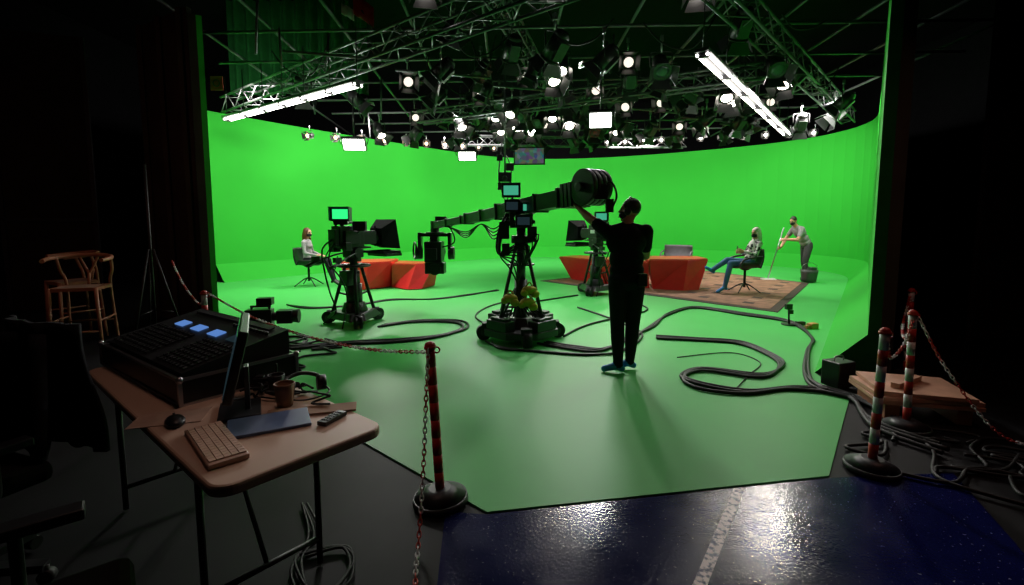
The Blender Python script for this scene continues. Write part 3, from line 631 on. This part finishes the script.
def fixture(loc,rz,tilt,lensm,size=1.,label='black studio spotlight with barn doors, unlit'):
    r=root('studio_spotlight',loc,rz,label,'stage light','studio spotlights on lighting grid'); S=size
    part('clamp',r,'steel',lambda b:(b.cyl((0,0,-.12*S),(0,0,.14*S),.014*S),b.box((0,0,.1*S),(.05*S,.05*S,.09*S))))
    part('yoke',r,'fixture_black',lambda b:b.tube([(-.17*S,0,-.34*S),(-.17*S,0,-.14*S),(-.12*S,0,-.11*S),(.12*S,0,-.11*S),(.17*S,0,-.14*S),(.17*S,0,-.34*S)],.010*S,cat=3))
    T=Matrix.Rotation(R(-tilt),3,'X'); c=Vector((0,0,-.34*S)); W=lambda x,y,z:c+T@Vector((x*S,y*S,z*S))
    part('housing',r,'fixture_black',lambda b:(b.cyl(W(0,-.2,0),W(0,.14,0),.12*S,.14*S,n=16),b.cyl(W(0,-.26,0),W(0,-.2,0),.08*S,.12*S,n=16),b.box(W(0,-.03,-.13),(.16*S,.26*S,.06*S),(-tilt,0,0)),b.cyl(W(0,.14,0),W(0,.16,0),.15*S,n=16)))
    part('lens',r,lensm,lambda b:b.ell(W(0,.15,0),(.115*S,.115*S,.03*S),(T@Matrix.Rotation(R(-90),3,'X')),14,6))
    for k in range(4):
        a=R(90*k); o_=(math.cos(a),math.sin(a)); t_=(-o_[1],o_[0])
        part('barn_door',r,'fixture_black',lambda b:b.add([W(o_[0]*.14+t_[0]*q*.11,.165,o_[1]*.14+t_[1]*q*.11) for q in(-1,1)]+[W(o_[0]*.22+t_[0]*q*.17,.31,o_[1]*.22+t_[1]*q*.17) for q in(1,-1)],[(0,1,2,3)]),sol=.004)
    return r
fd=fixture((0,8.2,4.7),20,45,'glass_dark'); fs=fixture((-.9,7.6,4.7),60,65,'glass_dark',.72); fl=fixture((.9,9.0,4.7),170,55,'lens_lit',.95,'black studio spotlight with barn doors, lit')
fq=fixture((2.0,8.6,4.6),175,25,'lens_dim',.8,'black studio spotlight with faint glowing lens')
unlit=[(-.6,9.5),(1.4,7.6),(2.4,8.0),(-1.6,10.5),(.2,10.8),(1.1,10.2),(2.0,10.9),(3.0,9.8),(3.9,10.6),(-3.6,11.5),(-.9,12.3),(.7,12.4),(2.6,12.0),(3.6,12.8),(4.7,11.9),(5.8,12.6),(-2.6,13.2),(.1,14),(1.8,14.3),(3.1,14.6),(4.8,14.2),(6.4,13.2),(3.3,7.2),(4.4,8.3),(.6,7.0),(-1.2,8.4),(5.4,9.4),(7.0,11.9),(7.3,10.9),(-4.2,9.9),(2.2,9.2),(1.6,12.9),(-1.6,14.6),(.9,15.6),(2.5,15.8),(7.6,11.6),(-.3,11.4),(.4,13.2),(-1.0,13.1),(2.2,13.2)]
for x,y in unlit: dup(fd,(x,y,4.62+random.uniform(-.35,.15)),random.uniform(0,360))
for i in range(26):
    x=random.uniform(-2.5,6);y=random.uniform(7.5,15.5); dup(fs,(x*y/12,y,4.55+random.uniform(-.4,.2)),random.uniform(0,360))
for x,y,a in ((-1.9,9.0,200),(.3,9.3,170),(1.7,9.9,160),(3.4,11.2,150),(-.7,10.7,190),(4.3,12.6,160),(-2.4,12.1,205),(5.9,11.2,140),(.9,13.6,180),(2.4,10.3,150)): dup(fq,(x,y,4.5+random.uniform(-.3,.1)),a)
lit=[(.15,11.6,150),(.5,12.9,200),(1.3,11.3,190),(4.2,9.4,140),(-1.2,11.4,215),(-.3,13.3,180),(2.9,13.6,170),(5.1,13.2,150),(-3.4,12.6,230),(4.9,8.9,130),(.7,8.6,200),(.0,10.2,150),(-.4,12.0,185),(1.0,12.2,175),(3.9,9.0,165)]
for x,y,a in lit: dup(fl,(x,y,4.45+random.uniform(-.3,.1)),a)
for x,y,a in ((.5,6.2,180),(2.4,6.5,170),(-1.1,6.4,190)): dup(fl,(x,y,4.95),a)  # lit fixtures added out of view, to go with the front-floor fill spots
fc=fixture((-5.2,12.6,3.95),160,15,'lens_warm',.5,'small warm studio light on grid, lit')
for i in range(1,10): dup(fc,(-5.2+i*.5,12.6+i*.56,3.95+i*.05),165+6*i)
fw=fixture((2.6,16.2,4.35),190,10,'lens_lit',.45,'small white studio light on grid, lit')
for i in range(1,12): dup(fw,(2.6+i*.5,16.2-i*.28,4.32-i*.02),180-5*i)
for i in range(24):
    x=random.uniform(-3.5,6);y=random.uniform(7,15); dx=random.uniform(-1.2,1.2); s_=random.uniform(.15,.6)
    thing('grid_cable','black_rubber',lambda b:b.tube([(0,0,0),(dx*.3,.1,-s_),(dx*.7,.2,-s_*.8),(dx,.3,0)],.014,6,6),(x,y,4.74),0,'black cable looped between lighting grid pipes','cable','cables on lighting grid')
def panel(loc,rz,tilt,w,h,en):
    r=root('led_panel_light',loc,rz,'bright square white soft light panel hanging from grid','stage light','soft light panels')
    T=Matrix.Rotation(R(-tilt),3,'X'); W=lambda x,y,z:T@Vector((x,y,z))
    part('frame',r,'black_metal',lambda b:(b.box(W(0,-.03,0),(w+.06,.07,h+.06),(-tilt,0,0)),b.cyl((0,0,h*.4),(0,0,h/2+.9),.015),b.tube([(-w/2-.05,0,0),(-w/2-.05,0,h*.6),(w/2+.05,0,h*.6),(w/2+.05,0,0)],.01,cat=3)))
    part('diffuser',r,'lens_white',lambda b:b.box(W(0,.012,0),(w,.02,h),(-tilt,0,0)))
    ld=bpy.data.lights.new('panel_lamp','AREA'); ld.shape='RECTANGLE'; ld.size=w; ld.size_y=h; ld.energy=en; lo=bpy.data.objects.new('panel_lamp',ld); COL.objects.link(lo); lo.parent=r
    lo.location=W(0,.03,0); lo.rotation_euler=(W(0,1,0)).to_track_quat('-Z','Y').to_euler()
panel((-3.55,11.0,3.3),185,40,.46,.26,50); panel((-1.1,12.0,3.18),180,40,.4,.22,50); panel((1.62,9.0,3.42),170,40,.38,.28,65)
def batten(p1,p2,label):
    p1=Vector(p1);p2=Vector(p2); r=root('led_tube_batten',p1,0,label,'stage light','long tube battens'); d=p2-p1; u=d.normalized(); s_=u.cross(Vector((0,0,1))).normalized()
    for q in(-1,1): part('tube',r,'tube_white',lambda b:b.cyl(s_*.062*q,s_*.062*q+d,.018,n=10))
    part('housing',r,'dark_grey',lambda b:b.bar(Vector((0,0,.05))-u*.03,Vector((0,0,.05))+d+u*.03,.17,.04))
    for t in(0.005,.17,.34,.5,.66,.83,.995):
        part('hanger',r,'black_metal',lambda b:(b.bar(d*t-u*.02,d*t+u*.02,.16,.06),b.cyl(d*t+Vector((0,0,.03)),d*t+Vector((0,0,.85)),.008)))
batten((-5.72,9.86,3.6),(-2.3,7.4,3.6),'long twin white tube batten slung from truss'); batten((2.33,6.1,3.6),(6.45,11.5,3.6),'long twin white tube batten slung from truss')
r=root('hanging_monitor',(.50,14,3.45),175,'flat monitor with many small pictures hung from grid','monitor')
bz=part('bezel',r,'black_plastic',lambda b:b.box((0,0,0),(.9,.06,.50)),bev=.008)
part('screen',bz,'multiview',lambda b:b.box((0,.034,0),(.82,.006,.43)))
part('hanger',r,'black_metal',lambda b:(b.cyl((-.3,0,.2),(-.3,0,1.3),.015),b.cyl((.3,0,.2),(.3,0,1.3),.015),b.bar((-.3,0,.7),(.3,0,.7),.03,.03)))
r=root('hanging_rig',(-.14,9.6,2.32),0,'small black camera rig hanging on thin pole','camera rig')
part('pole',r,'truss_metal',lambda b:b.cyl((0,0,.2),(0,0,2.45),.018))
part('camera_body',r,'black_plastic',lambda b:(b.box((0,0,.12),(.26,.2,.18)),b.box((.1,0,.32),(.16,.12,.14)),b.box((-.08,-.05,-.06),(.12,.1,.14)),b.cyl((0,-.08,.1),(0,-.2,.08),.05),b.box((-.1,0,.5),(.12,.08,.12)),b.box((.05,0,-.18),(.14,.1,.1))),bev=.006)
part('cable',r,'black_rubber',lambda b:(b.tube([(0,0,.2),(.1,0,.0),(.03,0,-.35),(-.06,0,-.15),(-.12,0,.2),(-.05,0,.8)],.012),b.tube([(0,0,.6),(.12,0,.3),(.1,0,-.1),(.0,0,-.25)],.01)))
def drape(b): b.grid(lambda u,v:(-7.4+3.6*u,13.0+.12*math.sin(u*70),4.9+2.4*v),120,2)
thing('stage_drape','drape_green',drape,(0,0,0),0,'dark green pleated drape hanging high up','curtain')
r=root('warning_sign',(-4.62,7.75,3.72),0,'small round red sign on dark flat edge','sign')
part('sign_plate',r,'warning_red',lambda b:b.box((0,0,0),(.2,.02,.22)),bev=.02); part('symbol',r,'black_plastic',lambda b:b.tor((0,-.014,0),(0,1,0),.05,.008))
r=root('hanging_flag',(-2.4,7.6,4.7),0,'red and white cloth strip tied to pipe','flag')
part('cloth',r,['warning_red','white_plastic'],lambda b:(b.m(0).grid(lambda u,v:(.3*u,.03*math.sin(9*u),.3*v-.2*u),8,3),b.m(1).grid(lambda u,v:(-.18+.18*u,.03*math.sin(9*u),.16*v-.1*u),8,3)),sol=.006)
# ------------------------------------------------------------ folding table and what is on it
ux,uy=-.77,.638; tx,ty=-.90,1.38; LT,WT,ZT=1.9,.62,.74
tw=math.degrees(math.atan2(uy,ux))
tb=root('folding_table',(tx,ty,0),tw,'beige folding table with rounded corners and black legs','table')
def rr(x0,y0,x1,y1,r_,n=6):
    P=[]
    for cx,cy,a0 in((x1-r_,y1-r_,0),(x0+r_,y1-r_,90),(x0+r_,y0+r_,180),(x1-r_,y0+r_,270)):
        for i in range(n+1): a=R(a0+90*i/n); P.append((cx+r_*math.cos(a),cy+r_*math.sin(a)))
    return P
part('table_top',tb,'table_top',lambda b:b.prism(rr(0,-WT,LT,0,.07),ZT-.04,ZT),bev=.01)
for x in(.42,LT-.28):
    part('leg_frame',tb,'black_metal',lambda b:(b.tube([(x,-.08,.0),(x,-.08,ZT-.05)],.014,cat=0),b.tube([(x,-WT+.08,0),(x,-WT+.08,ZT-.05)],.014,cat=0),b.cyl((x,-.08,.12),(x,-WT+.08,.12),.012),b.cyl((x,-.08,ZT-.06),(x,-WT+.08,ZT-.06),.014)))
for x,q in((.42,.85),(LT-.28,LT-.7)): part('brace',tb,'black_metal',lambda b:b.cyl((x,-WT/2,.12),(q,-WT/2,ZT-.05),.01))
cs=root('control_console',(-1.46,2.05,ZT),144,'black control console in metal-edged flight case','control desk')
CL,CW=1.12,.54
part('case_body',cs,'black_plastic',lambda b:b.box((CL/2,-CW/2,.06),(CL,CW,.12)),bev=.006)
def edg(b):
    for z in(.005,.12):
        for p,q in(((0,0),(CL,0)),((CL,0),(CL,-CW)),((CL,-CW),(0,-CW)),((0,-CW),(0,0))): b.bar((*p,z),(*q,z),.014,.014)
    for p in((0,0),(CL,0),(CL,-CW),(0,-CW)): b.bar((*p,0.0),(*p,.125),.016,.016); b.ell((*p,.12),.016)
part('metal_edging',cs,'steel',edg)
csf=part('control_surface',cs,'black_metal',lambda b:b.add([(.03,-.02,.12),(CL-.03,-.02,.12),(CL-.03,-CW+.02,.12),(.03,-CW+.02,.12),(.03,-.02,.14),(CL-.03,-.02,.14),(CL-.03,-CW+.02,.25),(.03,-CW+.02,.25)],[(0,1,2,3),(7,6,5,4),(0,4,5,1),(1,5,6,2),(2,6,7,3),(3,7,4,0)]))
zz=lambda y:.14+.11*(-y-.02)/(CW-.04)
def keys(b):
    for i in range(25):
        for j in range(8):
            y=-.05-.03*j; x=.07+.04*i
            if 9<=i<=11: continue
            b.m(0 if (i*5+j*3)%11 else 1).box((x,y,zz(y)+.004),(.022,.016,.008),(-13,0,0))
    for i in range(12): y=-.43; b.m(0).cyl((.08+.032*i,y,zz(y)),(.08+.032*i,y,zz(y)+.016),.009,n=8)
kk=part('keys',csf,['black_rubber','dark_grey'],keys); kk['kind']='stuff'
for i,x in enumerate((.20,.42,.64,.86)):
    part('display',csf,'screen_blue' if i!=0 else 'screen_dark',lambda b:b.box((x,-.33,zz(-.33)+.005),(.11,.055,.006),(-13,0,0)))
part('control_panel',csf,'dark_grey',lambda b:b.box((.57,-.48,zz(-.48)+.006),(.9,.03,.006),(-13,0,0)))
r=root('computer_monitor',(-1.17,2.0,ZT),118,'thin black computer monitor on stand','monitor')
pn=part('panel',r,'black_plastic',lambda b:b.box((0,0,.25),(.46,.035,.29),(14,0,0)),bev=.006)
part('screen',pn,'screen_dark',lambda b:b.box((0,.019,.25),(.42,.004,.25),(14,0,0)))
part('stand',r,'black_plastic',lambda b:(b.box((0,-.03,.1),(.06,.02,.2)),b.box((0,.0,.008),(.22,.16,.015))),bev=.004)
r=root('keyboard',(-1.08,1.68,ZT),-46,'pale computer keyboard with small keys','keyboard')
part('keyboard_base',r,'keyboard_beige',lambda b:b.box((0,0,.01),(.38,.125,.018)),bev=.004)
kq=part('keys',r,'table_top',lambda b:[b.box((-.17+.0235*i,-.045+.023*j,.021),(.021,.020,.005)) for i in range(15) for j in range(5)]); kq['kind']='stuff'
r=root('computer_mouse',(-1.36,1.87,ZT),40,'black computer mouse lying on table','mouse')
part('mouse_body',r,'black_plastic',lambda b:b.ell((0,0,.012),(.036,.062,.022))); part('scroll_wheel',r,'dark_grey',lambda b:b.cyl((-.004,.03,.03),(.004,.03,.03),.008))
thing('notebook','blue_pad',lambda b:(b.box((0,0,.006),(.30,.19,.012))),(-.98,1.87,ZT),28,'blue folder lying on table','notebook',bev=.003)
thing('cardboard_strip','cardboard',lambda b:b.box((0,0,.004),(.36,.09,.008)),(-.86,2.0,ZT+.001),16,'strip of brown cardboard on table','cardboard')
r=root('remote_control',(-.74,1.91,ZT),-20,'small black remote control on table','remote')
part('remote_body',r,'black_plastic',lambda b:b.box((0,0,.009),(.045,.13,.018)),bev=.004); part('button',r,'dark_grey',lambda b:[b.box((-.012+.012*i,.04-.02*j,.019),(.007,.01,.004)) for i in range(3) for j in range(5)])
def cup(loc,h,r_,m,label):
    r=root('drinking_cup',loc,0,label,'cup','cups on the table')
    part('cup_body',r,m,lambda b:b.grid(lambda u,v:((r_*.75+r_*.25*v)*math.cos(u*6.2832),(r_*.75+r_*.25*v)*math.sin(u*6.2832),h*v),20,3),sol=.003)
    part('rim',r,m,lambda b:b.tor((0,0,h),(0,0,1),r_,.003)); part('drink',r,'cup_brown',lambda b:b.cyl((0,0,.001),(0,0,h*.7),r_*.74,r_*.9))
cup((-1.01,2.07,ZT),.10,.042,'cup_brown','brown paper coffee cup on table'); cup((-1.12,2.22,ZT),.09,.036,'dark_grey','dark cup beside paper coffee cup')
def hs(b):
    b.tube([(-.08,0,.03),(-.07,.06,.05),(0,.1,.06),(.07,.06,.05),(.08,0,.03)],.01); b.cyl((-.1,0,.03),(-.06,0,.03),.036); b.cyl((.06,0,.03),(.1,0,.03),.036); b.tube([(.08,0,.03),(.1,-.1,.01),(0,-.16,.01),(-.1,-.1,.01),(-.2,0,.01)],.004)
thing('headphones','black_plastic',hs,(-1.0,2.24,ZT+.005),30,'black headphones lying on table','headphones')
thing('radio_pack','black_plastic',lambda b:(b.box((0,0,.03),(.12,.08,.06)),b.cyl((.04,0,.06),(.04,0,.12),.006),b.box((-.03,-.02,.065),(.04,.03,.01))),(-1.2,2.3,ZT),10,'black radio belt pack on table','radio',bev=.006)
def mess(b):
    for i in range(14):
        P=[]; x,y=-1.2+random.uniform(-.05,.1),2.3+random.uniform(-.1,.1)
        for j in range(9): x+=random.uniform(-.07,.1); y+=random.uniform(-.07,.055); x=min(max(x,-1.3),-.8); y=min(max(y,2.02),2.42-(x+1.3)*.6); P.append((x,y,ZT+.008+random.random()*.04))
        b.tube(P,.005,6,5)
cc=thing('cable_tangle','black_rubber',mess,(0,0,0),0,'tangle of thin black wires on table','cable'); cc['kind']='stuff'
thing('paper_sheet','keyboard_beige',lambda b:b.box((0,0,.002),(.26,.16,.002)),(-1.42,1.93,ZT),18,'sheet of paper by the mouse','paper')
# ------------------------------------------------------------ barrier posts and chains
def post(loc,lean,label,rz=0,red=False):
    r=root('barrier_post',loc,rz,label,'barrier post','red and white barrier posts',ry=lean)
    part('base',r,'dark_grey',lambda b:(b.cyl((0,0,0),(0,0,.03),.155,.15,n=28),b.cyl((0,0,.03),(0,0,.075),.145,.06,n=28)))
    def sh(b):
        for i in range(8): b.m(i%2).cyl((0,0,.07+i*.1),(0,0,.07+(i+1)*.1),.026,n=16)
        b.m(0).cyl((0,0,.87),(0,0,.885),.034,n=16)
    part('shaft',r,['warning_red','warning_red' if red else 'white_plastic'],sh)
    part('cap',r,'warning_red',lambda b:(b.ell((0,0,.885),(.03,.03,.025)),b.tor((.035,0,.86),(0,1,0),.016,.005,12,6)))
    return r
post((-.40,2.56,0),-3,'slim red barrier post with dark round base',red=True)
post((2.27,2.9,0),1.5,'red and white striped barrier post on round base'); post((2.98,3.5,0),-1,'red and white striped barrier post beside plywood'); post((3.95,4.7,0),0,'red and white striped barrier post behind plywood')
def chain(P,label,sc=1.):
    pts=catmull(P,14); L_=[0]
    for a,c in zip(pts,pts[1:]): L_.append(L_[-1]+(c-a).length)
    step=.027*sc; n=int(L_[-1]/step); b=B(); j=0
    for i in range(n):
        t=i*step
        while L_[j+1]<t: j+=1
        f=(t-L_[j])/max(L_[j+1]-L_[j],1e-6); p=pts[j].lerp(pts[j+1],f); d=(pts[j+1]-pts[j]).normalized()
        s_=d.cross(Vector((0,0,1)))
        if s_.length<.05: s_=Vector((1,0,0))
        s_.normalize(); u_=s_.cross(d)
        w=s_ if i%2 else u_
        b.m(0 if (i//6)%2 else 1)
        b.tube([p+d*.019*sc*math.cos(a)+w*.0095*sc*math.sin(a) for a in[2*math.pi*q/8 for q in range(8)]],.0036*sc,5,1,True)
    ob=bpy.data.objects.new('barrier_chain',b.mesh('barrier_chain',mm(['warning_red','white_plastic']))); COL.objects.link(ob); tag(ob,label,'chain','barrier chains')
chain([(-.45,2.55,.85),(-.9,2.95,.76),(-1.5,3.4,.74),(-2.2,3.95,.78),(-2.9,4.5,.9)],'red and white plastic chain strung from post')
chain([(-.45,2.52,.86),(-.455,2.46,.6),(-.455,2.36,.3),(-.45,2.2,.05),(-.42,1.95,.01),(-.36,1.7,.01)],'red and white chain dropping to floor')
chain([(2.31,2.9,.84),(2.5,3.1,.66),(2.75,3.3,.7),(2.97,3.5,.85)],'red and white chain between two posts'); chain([(2.99,3.5,.84),(3.25,3.9,.6),(3.6,4.35,.62),(3.94,4.7,.85)],'red and white chain between two posts')
chain([(3.0,3.48,.84),(3.08,3.3,.5),(3.3,3.1,.12),(3.7,3.1,.1),(4.4,3.4,.2)],'red chain trailing past plywood')
post((-2.93,4.52,0),0,'dim red and white barrier post in shadow')
chain([(-2.95,4.55,.86),(-3.3,5.0,.7),(-3.8,5.5,.85),(-4.2,5.9,1.1)],'red and white chain running to dark flat')
# ------------------------------------------------------------ plywood, floor bits
r=root('plywood_stack',(3.3,3.85,0),-14,'stack of bare plywood boards on low blocks','plywood')
for z,ro,w in((.14,0,.70),(.175,3,.68),(.21,-4,.62)): part('board',r,'plywood',lambda b:b.box((0,0,z),(w,.55,.03),(0,0,ro)),bev=.002)
for x in(-.24,.24): part('block',r,'wood',lambda b:b.box((x,0,.062),(.1,.48,.125)))
thing('timber_offcut','plywood',lambda b:b.box((0,0,.02),(.4,.06,.04)),(3.25,3.85,.227),30,'short timber batten on plywood','wood')
r=root('equipment_case',(3.1,4.45,0),20,'small black equipment box beside ramp','case')
part('case_body',r,'black_plastic',lambda b:b.box((0,0,.13),(.22,.18,.24)),bev=.01); part('handle',r,'steel',lambda b:b.tube([(-.06,0,.25),(-.05,0,.29),(.05,0,.29),(.06,0,.25)],.006,cat=3))
r=root('floor_microphone_stand',(4.22,7.2,0),0,'short black stand with clamp on green floor','stand')
part('base',r,'black_metal',lambda b:(b.cyl((0,0,0),(0,0,.02),.11),b.box((.16,-.02,.03),(.12,.07,.05)))); part('stem',r,'black_metal',lambda b:b.cyl((0,0,.02),(-.02,0,.28),.014)); part('clamp',r,'black_plastic',lambda b:(b.box((-.02,0,.28),(.09,.06,.08)),b.box((.02,0,.2),(.05,.05,.06))))
thing('sponge','orange',lambda b:(b.box((0,0,.04),(.14,.1,.08)),b.box((-.1,0,.03),(.06,.06,.05))),(4.42,6.95,0),20,'small orange block lying on floor','block',bev=.01)
r=root('spare_camera',(-3.42,6.62,0),-80,'black television camera with lens resting on floor','television camera')
part('camera_body',r,'black_plastic',lambda b:(b.box((0,-.1,.23),(.16,.34,.24)),b.box((0,-.1,.07),(.2,.26,.08)),b.cyl((0,-.22,.39),(0,.05,.39),.016),b.box((0,-.2,.36),(.03,.03,.06)),b.box((0,.03,.36),(.03,.03,.06)),b.box((-.1,-.1,.3),(.05,.2,.1)),b.box((.0,-.1,.02),(.24,.34,.04))),bev=.008)
part('lens',r,'black_plastic',lambda b:(b.cyl((0,.07,.24),(0,.16,.24),.06),b.box((0,.24,.24),(.18,.2,.18)),b.cyl((0,.34,.24),(0,.42,.24),.085,.1)),bev=.005)
part('viewfinder',r,'black_plastic',lambda b:(b.box((0,-.02,.46),(.14,.2,.1)),b.box((0,-.02,.41),(.04,.04,.06))),bev=.005)
r=root('lighting_stand',(-4.75,6.3,0),0,'tall black folded lighting stand by dark flat','stand')
part('mast',r,'black_rubber',lambda b:b.cyl((0,0,.1),(0,0,2.3),.018))
for k in range(3):
    a=R(120*k+20); part('leg',r,'black_rubber',lambda b:(b.cyl((.03*math.cos(a),.03*math.sin(a),1.2),(.32*math.cos(a),.32*math.sin(a),.02),.014),b.cyl((0,0,.4),(.24*math.cos(a),.24*math.sin(a),.35),.008)))
# ------------------------------------------------------------ cables on floor
def cable(P,r_=.017,label='thick black cable lying on green floor',jit=0):
    Q=[(x+random.uniform(-jit,jit),y+random.uniform(-jit,jit),r_+.002) for x,y in P]
    ob=part('floor_cable',None,'black_rubber',lambda b:b.tube(Q,r_,8,8)); tag(ob,label,'cable','black cables on floor')
C1=[(-2.0,7.0),(-1.5,7.35),(-.9,7.3),(-.75,6.85),(-1.0,6.4),(-1.5,6.1),(-2.2,5.95),(-2.75,5.75),(-3.2,6.0),(-3.1,5.6)]
C2=[(-4.2,8.9),(-3.6,8.6),(-2.9,8.9),(-2.4,9.5),(-1.6,9.6),(-.9,10.2),(-.3,10.9)]
C3=[(.35,6.0),(.7,5.75),(1.06,5.66),(1.5,6.2),(2.0,6.9),(2.6,7.9),(3.3,8.55),(3.9,7.9),(4.3,7.3),(4.0,6.3),(3.6,5.7),(3.0,4.8),(2.85,4.35),(3.0,4.0),(3.0,3.4)]
C4=[(1.9,6.3),(2.4,6.15),(2.9,5.98),(3.0,5.5),(2.88,5.05),(2.5,4.66),(1.98,4.88),(1.68,4.62),(1.75,4.35),(2.1,4.2),(2.6,4.3),(2.95,4.1),(2.75,3.5),(2.9,3.1)]
C5=[(-.3,6.1),(-.1,5.8),(.3,5.6),(.9,5.5),(1.4,5.75),(1.8,6.6),(1.6,7.6),(1.2,8.6)]
for P in(C1,C3,C4):
    for k in range(3): cable([(x+.035*k,y+.05*k) for x,y in P],.017,jit=.03)
for k in range(2): cable(C2,.014,jit=.06); cable(C5,.014,jit=.05)
cable([(2.05,4.3),(2.4,4.75),(2.75,5.2),(2.6,5.6),(1.9,5.4)],.006); cable([(.2,7.0),(-.3,7.6),(-.2,8.4),(.4,9.2),(1.4,10.1)],.016); cable([(.7,6.4),(1.2,7.2),(2.4,8.4),(2.2,9.6)],.015)
cable([(-.3,7.0),(-.6,7.8),(-.4,8.8),(.2,9.8),(.5,11.2)],.014)
for k in range(11):
    P=[];x,y=random.uniform(-3.6,-2.6),random.uniform(5.0,6.4)
    for j in range(7): x+=random.uniform(-.35,.4);y+=random.uniform(-.3,.3); x=min(max(x,-3.9),-2.1); y=min(max(y,4.9),6.4); P.append((x,y))
    cable(P,.013,'black cable in heap beside floor camera')
for k in range(12):
    P=[];x,y=random.uniform(2.4,3.4),random.uniform(2.6,3.4)
    for j in range(7): x+=random.uniform(-.25,.35);y+=random.uniform(-.3,.25); x=min(max(x,2.3),3.9); y=min(max(y,2.3),3.5); P.append((x,y))
    cable(P,.012,'black cable in heap near barrier post')
for k in range(3):
    cable([(-1.15+.02*k,2.5),(-1.0+.03*k,2.25),(-.98,2.0+.03*k),(-.85+.03*k,1.85),(-.72,1.95+.04*k),(-.8,2.15),(-.98+.02*k,2.1)],.007,'thin black cable coiled under table',jit=.02)
# ------------------------------------------------------------ lights
def light(kind,loc,target,en,col=(1,.95,.88),size=.2,size_y=None,angle=70,blend=.6):
    ld=bpy.data.lights.new('stage_or_added_lamp',kind); ld.energy=en; ld.color=col
    if kind=='SPOT': ld.spot_size=R(angle); ld.spot_blend=blend; ld.shadow_soft_size=size
    elif kind=='AREA':
        ld.size=size
        if size_y: ld.shape='RECTANGLE'; ld.size_y=size_y
    o=bpy.data.objects.new('stage_or_added_lamp',ld); COL.objects.link(o); o.location=loc
    o.rotation_euler=(Vector(target)-Vector(loc)).to_track_quat('-Z','Y').to_euler(); return o
for x,y,tx_,ty_ in((-5.6,10.0,-6.7,13.6),(-4.0,13.0,-5.2,15.8),(-1.6,15.6,-3.0,18.6),(1.0,17.6,.8,21.7),(4.2,16.8,5.0,20.8),(7.0,14.8,9.2,17.8),(7.2,11.4,9.8,13.2)):
    light('AREA',(x,y,4.25),(tx_,ty_,1.0),190,(1,.96,.88),1.6,.3)
for x,y,tx_,ty_,e in((-1.2,11.2,-4,11.5,420),(.15,11.4,-1,8,380),(1.3,11.1,1,6.5,300),(4.2,9.2,3,8,380),(2.9,13.3,3.5,11,580),(5.1,13,6,12,560),(-3.4,12.3,-3.5,9,430),(4.9,8.7,2.0,6.0,280),(.5,12.7,0,5.5,320)):
    light('SPOT',(x,y,4.0),(tx_,ty_,0),e,(1,.93,.86),.12,angle=100,blend=.8)
for x,y,tx_,ty_,e in((.5,6.1,.6,4.1,150),(2.4,6.4,2.0,4.6,130),(-1.1,6.3,-.6,5.0,120)):  # fill spots added above the view to brighten the front floor
    light('SPOT',(x,y,4.55),(tx_,ty_,0),e,(1,.95,.9),.22,angle=84,blend=1.)
light('AREA',(-1.2,2.2,2.9),(-1.2,1.9,0),3.4,(1,.60,.48),.3)
light('AREA',(3.3,3.0,3.0),(3.1,3.6,0),4.0,(1,.45,.35),.3)
light('AREA',(-5.0,4.2,3.2),(-5.6,6.8,1.2),5,(1,.40,.30),.3)  # added warm fill lifting the bar chairs and dark flat, no fixture here
w=bpy.data.worlds.new('World'); SC.world=w; w.use_nodes=True; w.node_tree.nodes['Background'].inputs[0].default_value=(.01,.01,.012,1); w.node_tree.nodes['Background'].inputs[1].default_value=.3
# ------------------------------------------------------------ camera
cd=bpy.data.cameras.new('camera'); cam=bpy.data.objects.new('camera',cd); COL.objects.link(cam)
cd.sensor_width=36; cd.lens=480/1024*36; cd.shift_y=-24.5/1024; cd.clip_start=.05
cam.location=(0,0,1.55); cam.rotation_euler=(R(90-5.4),0,0); SC.camera=cam
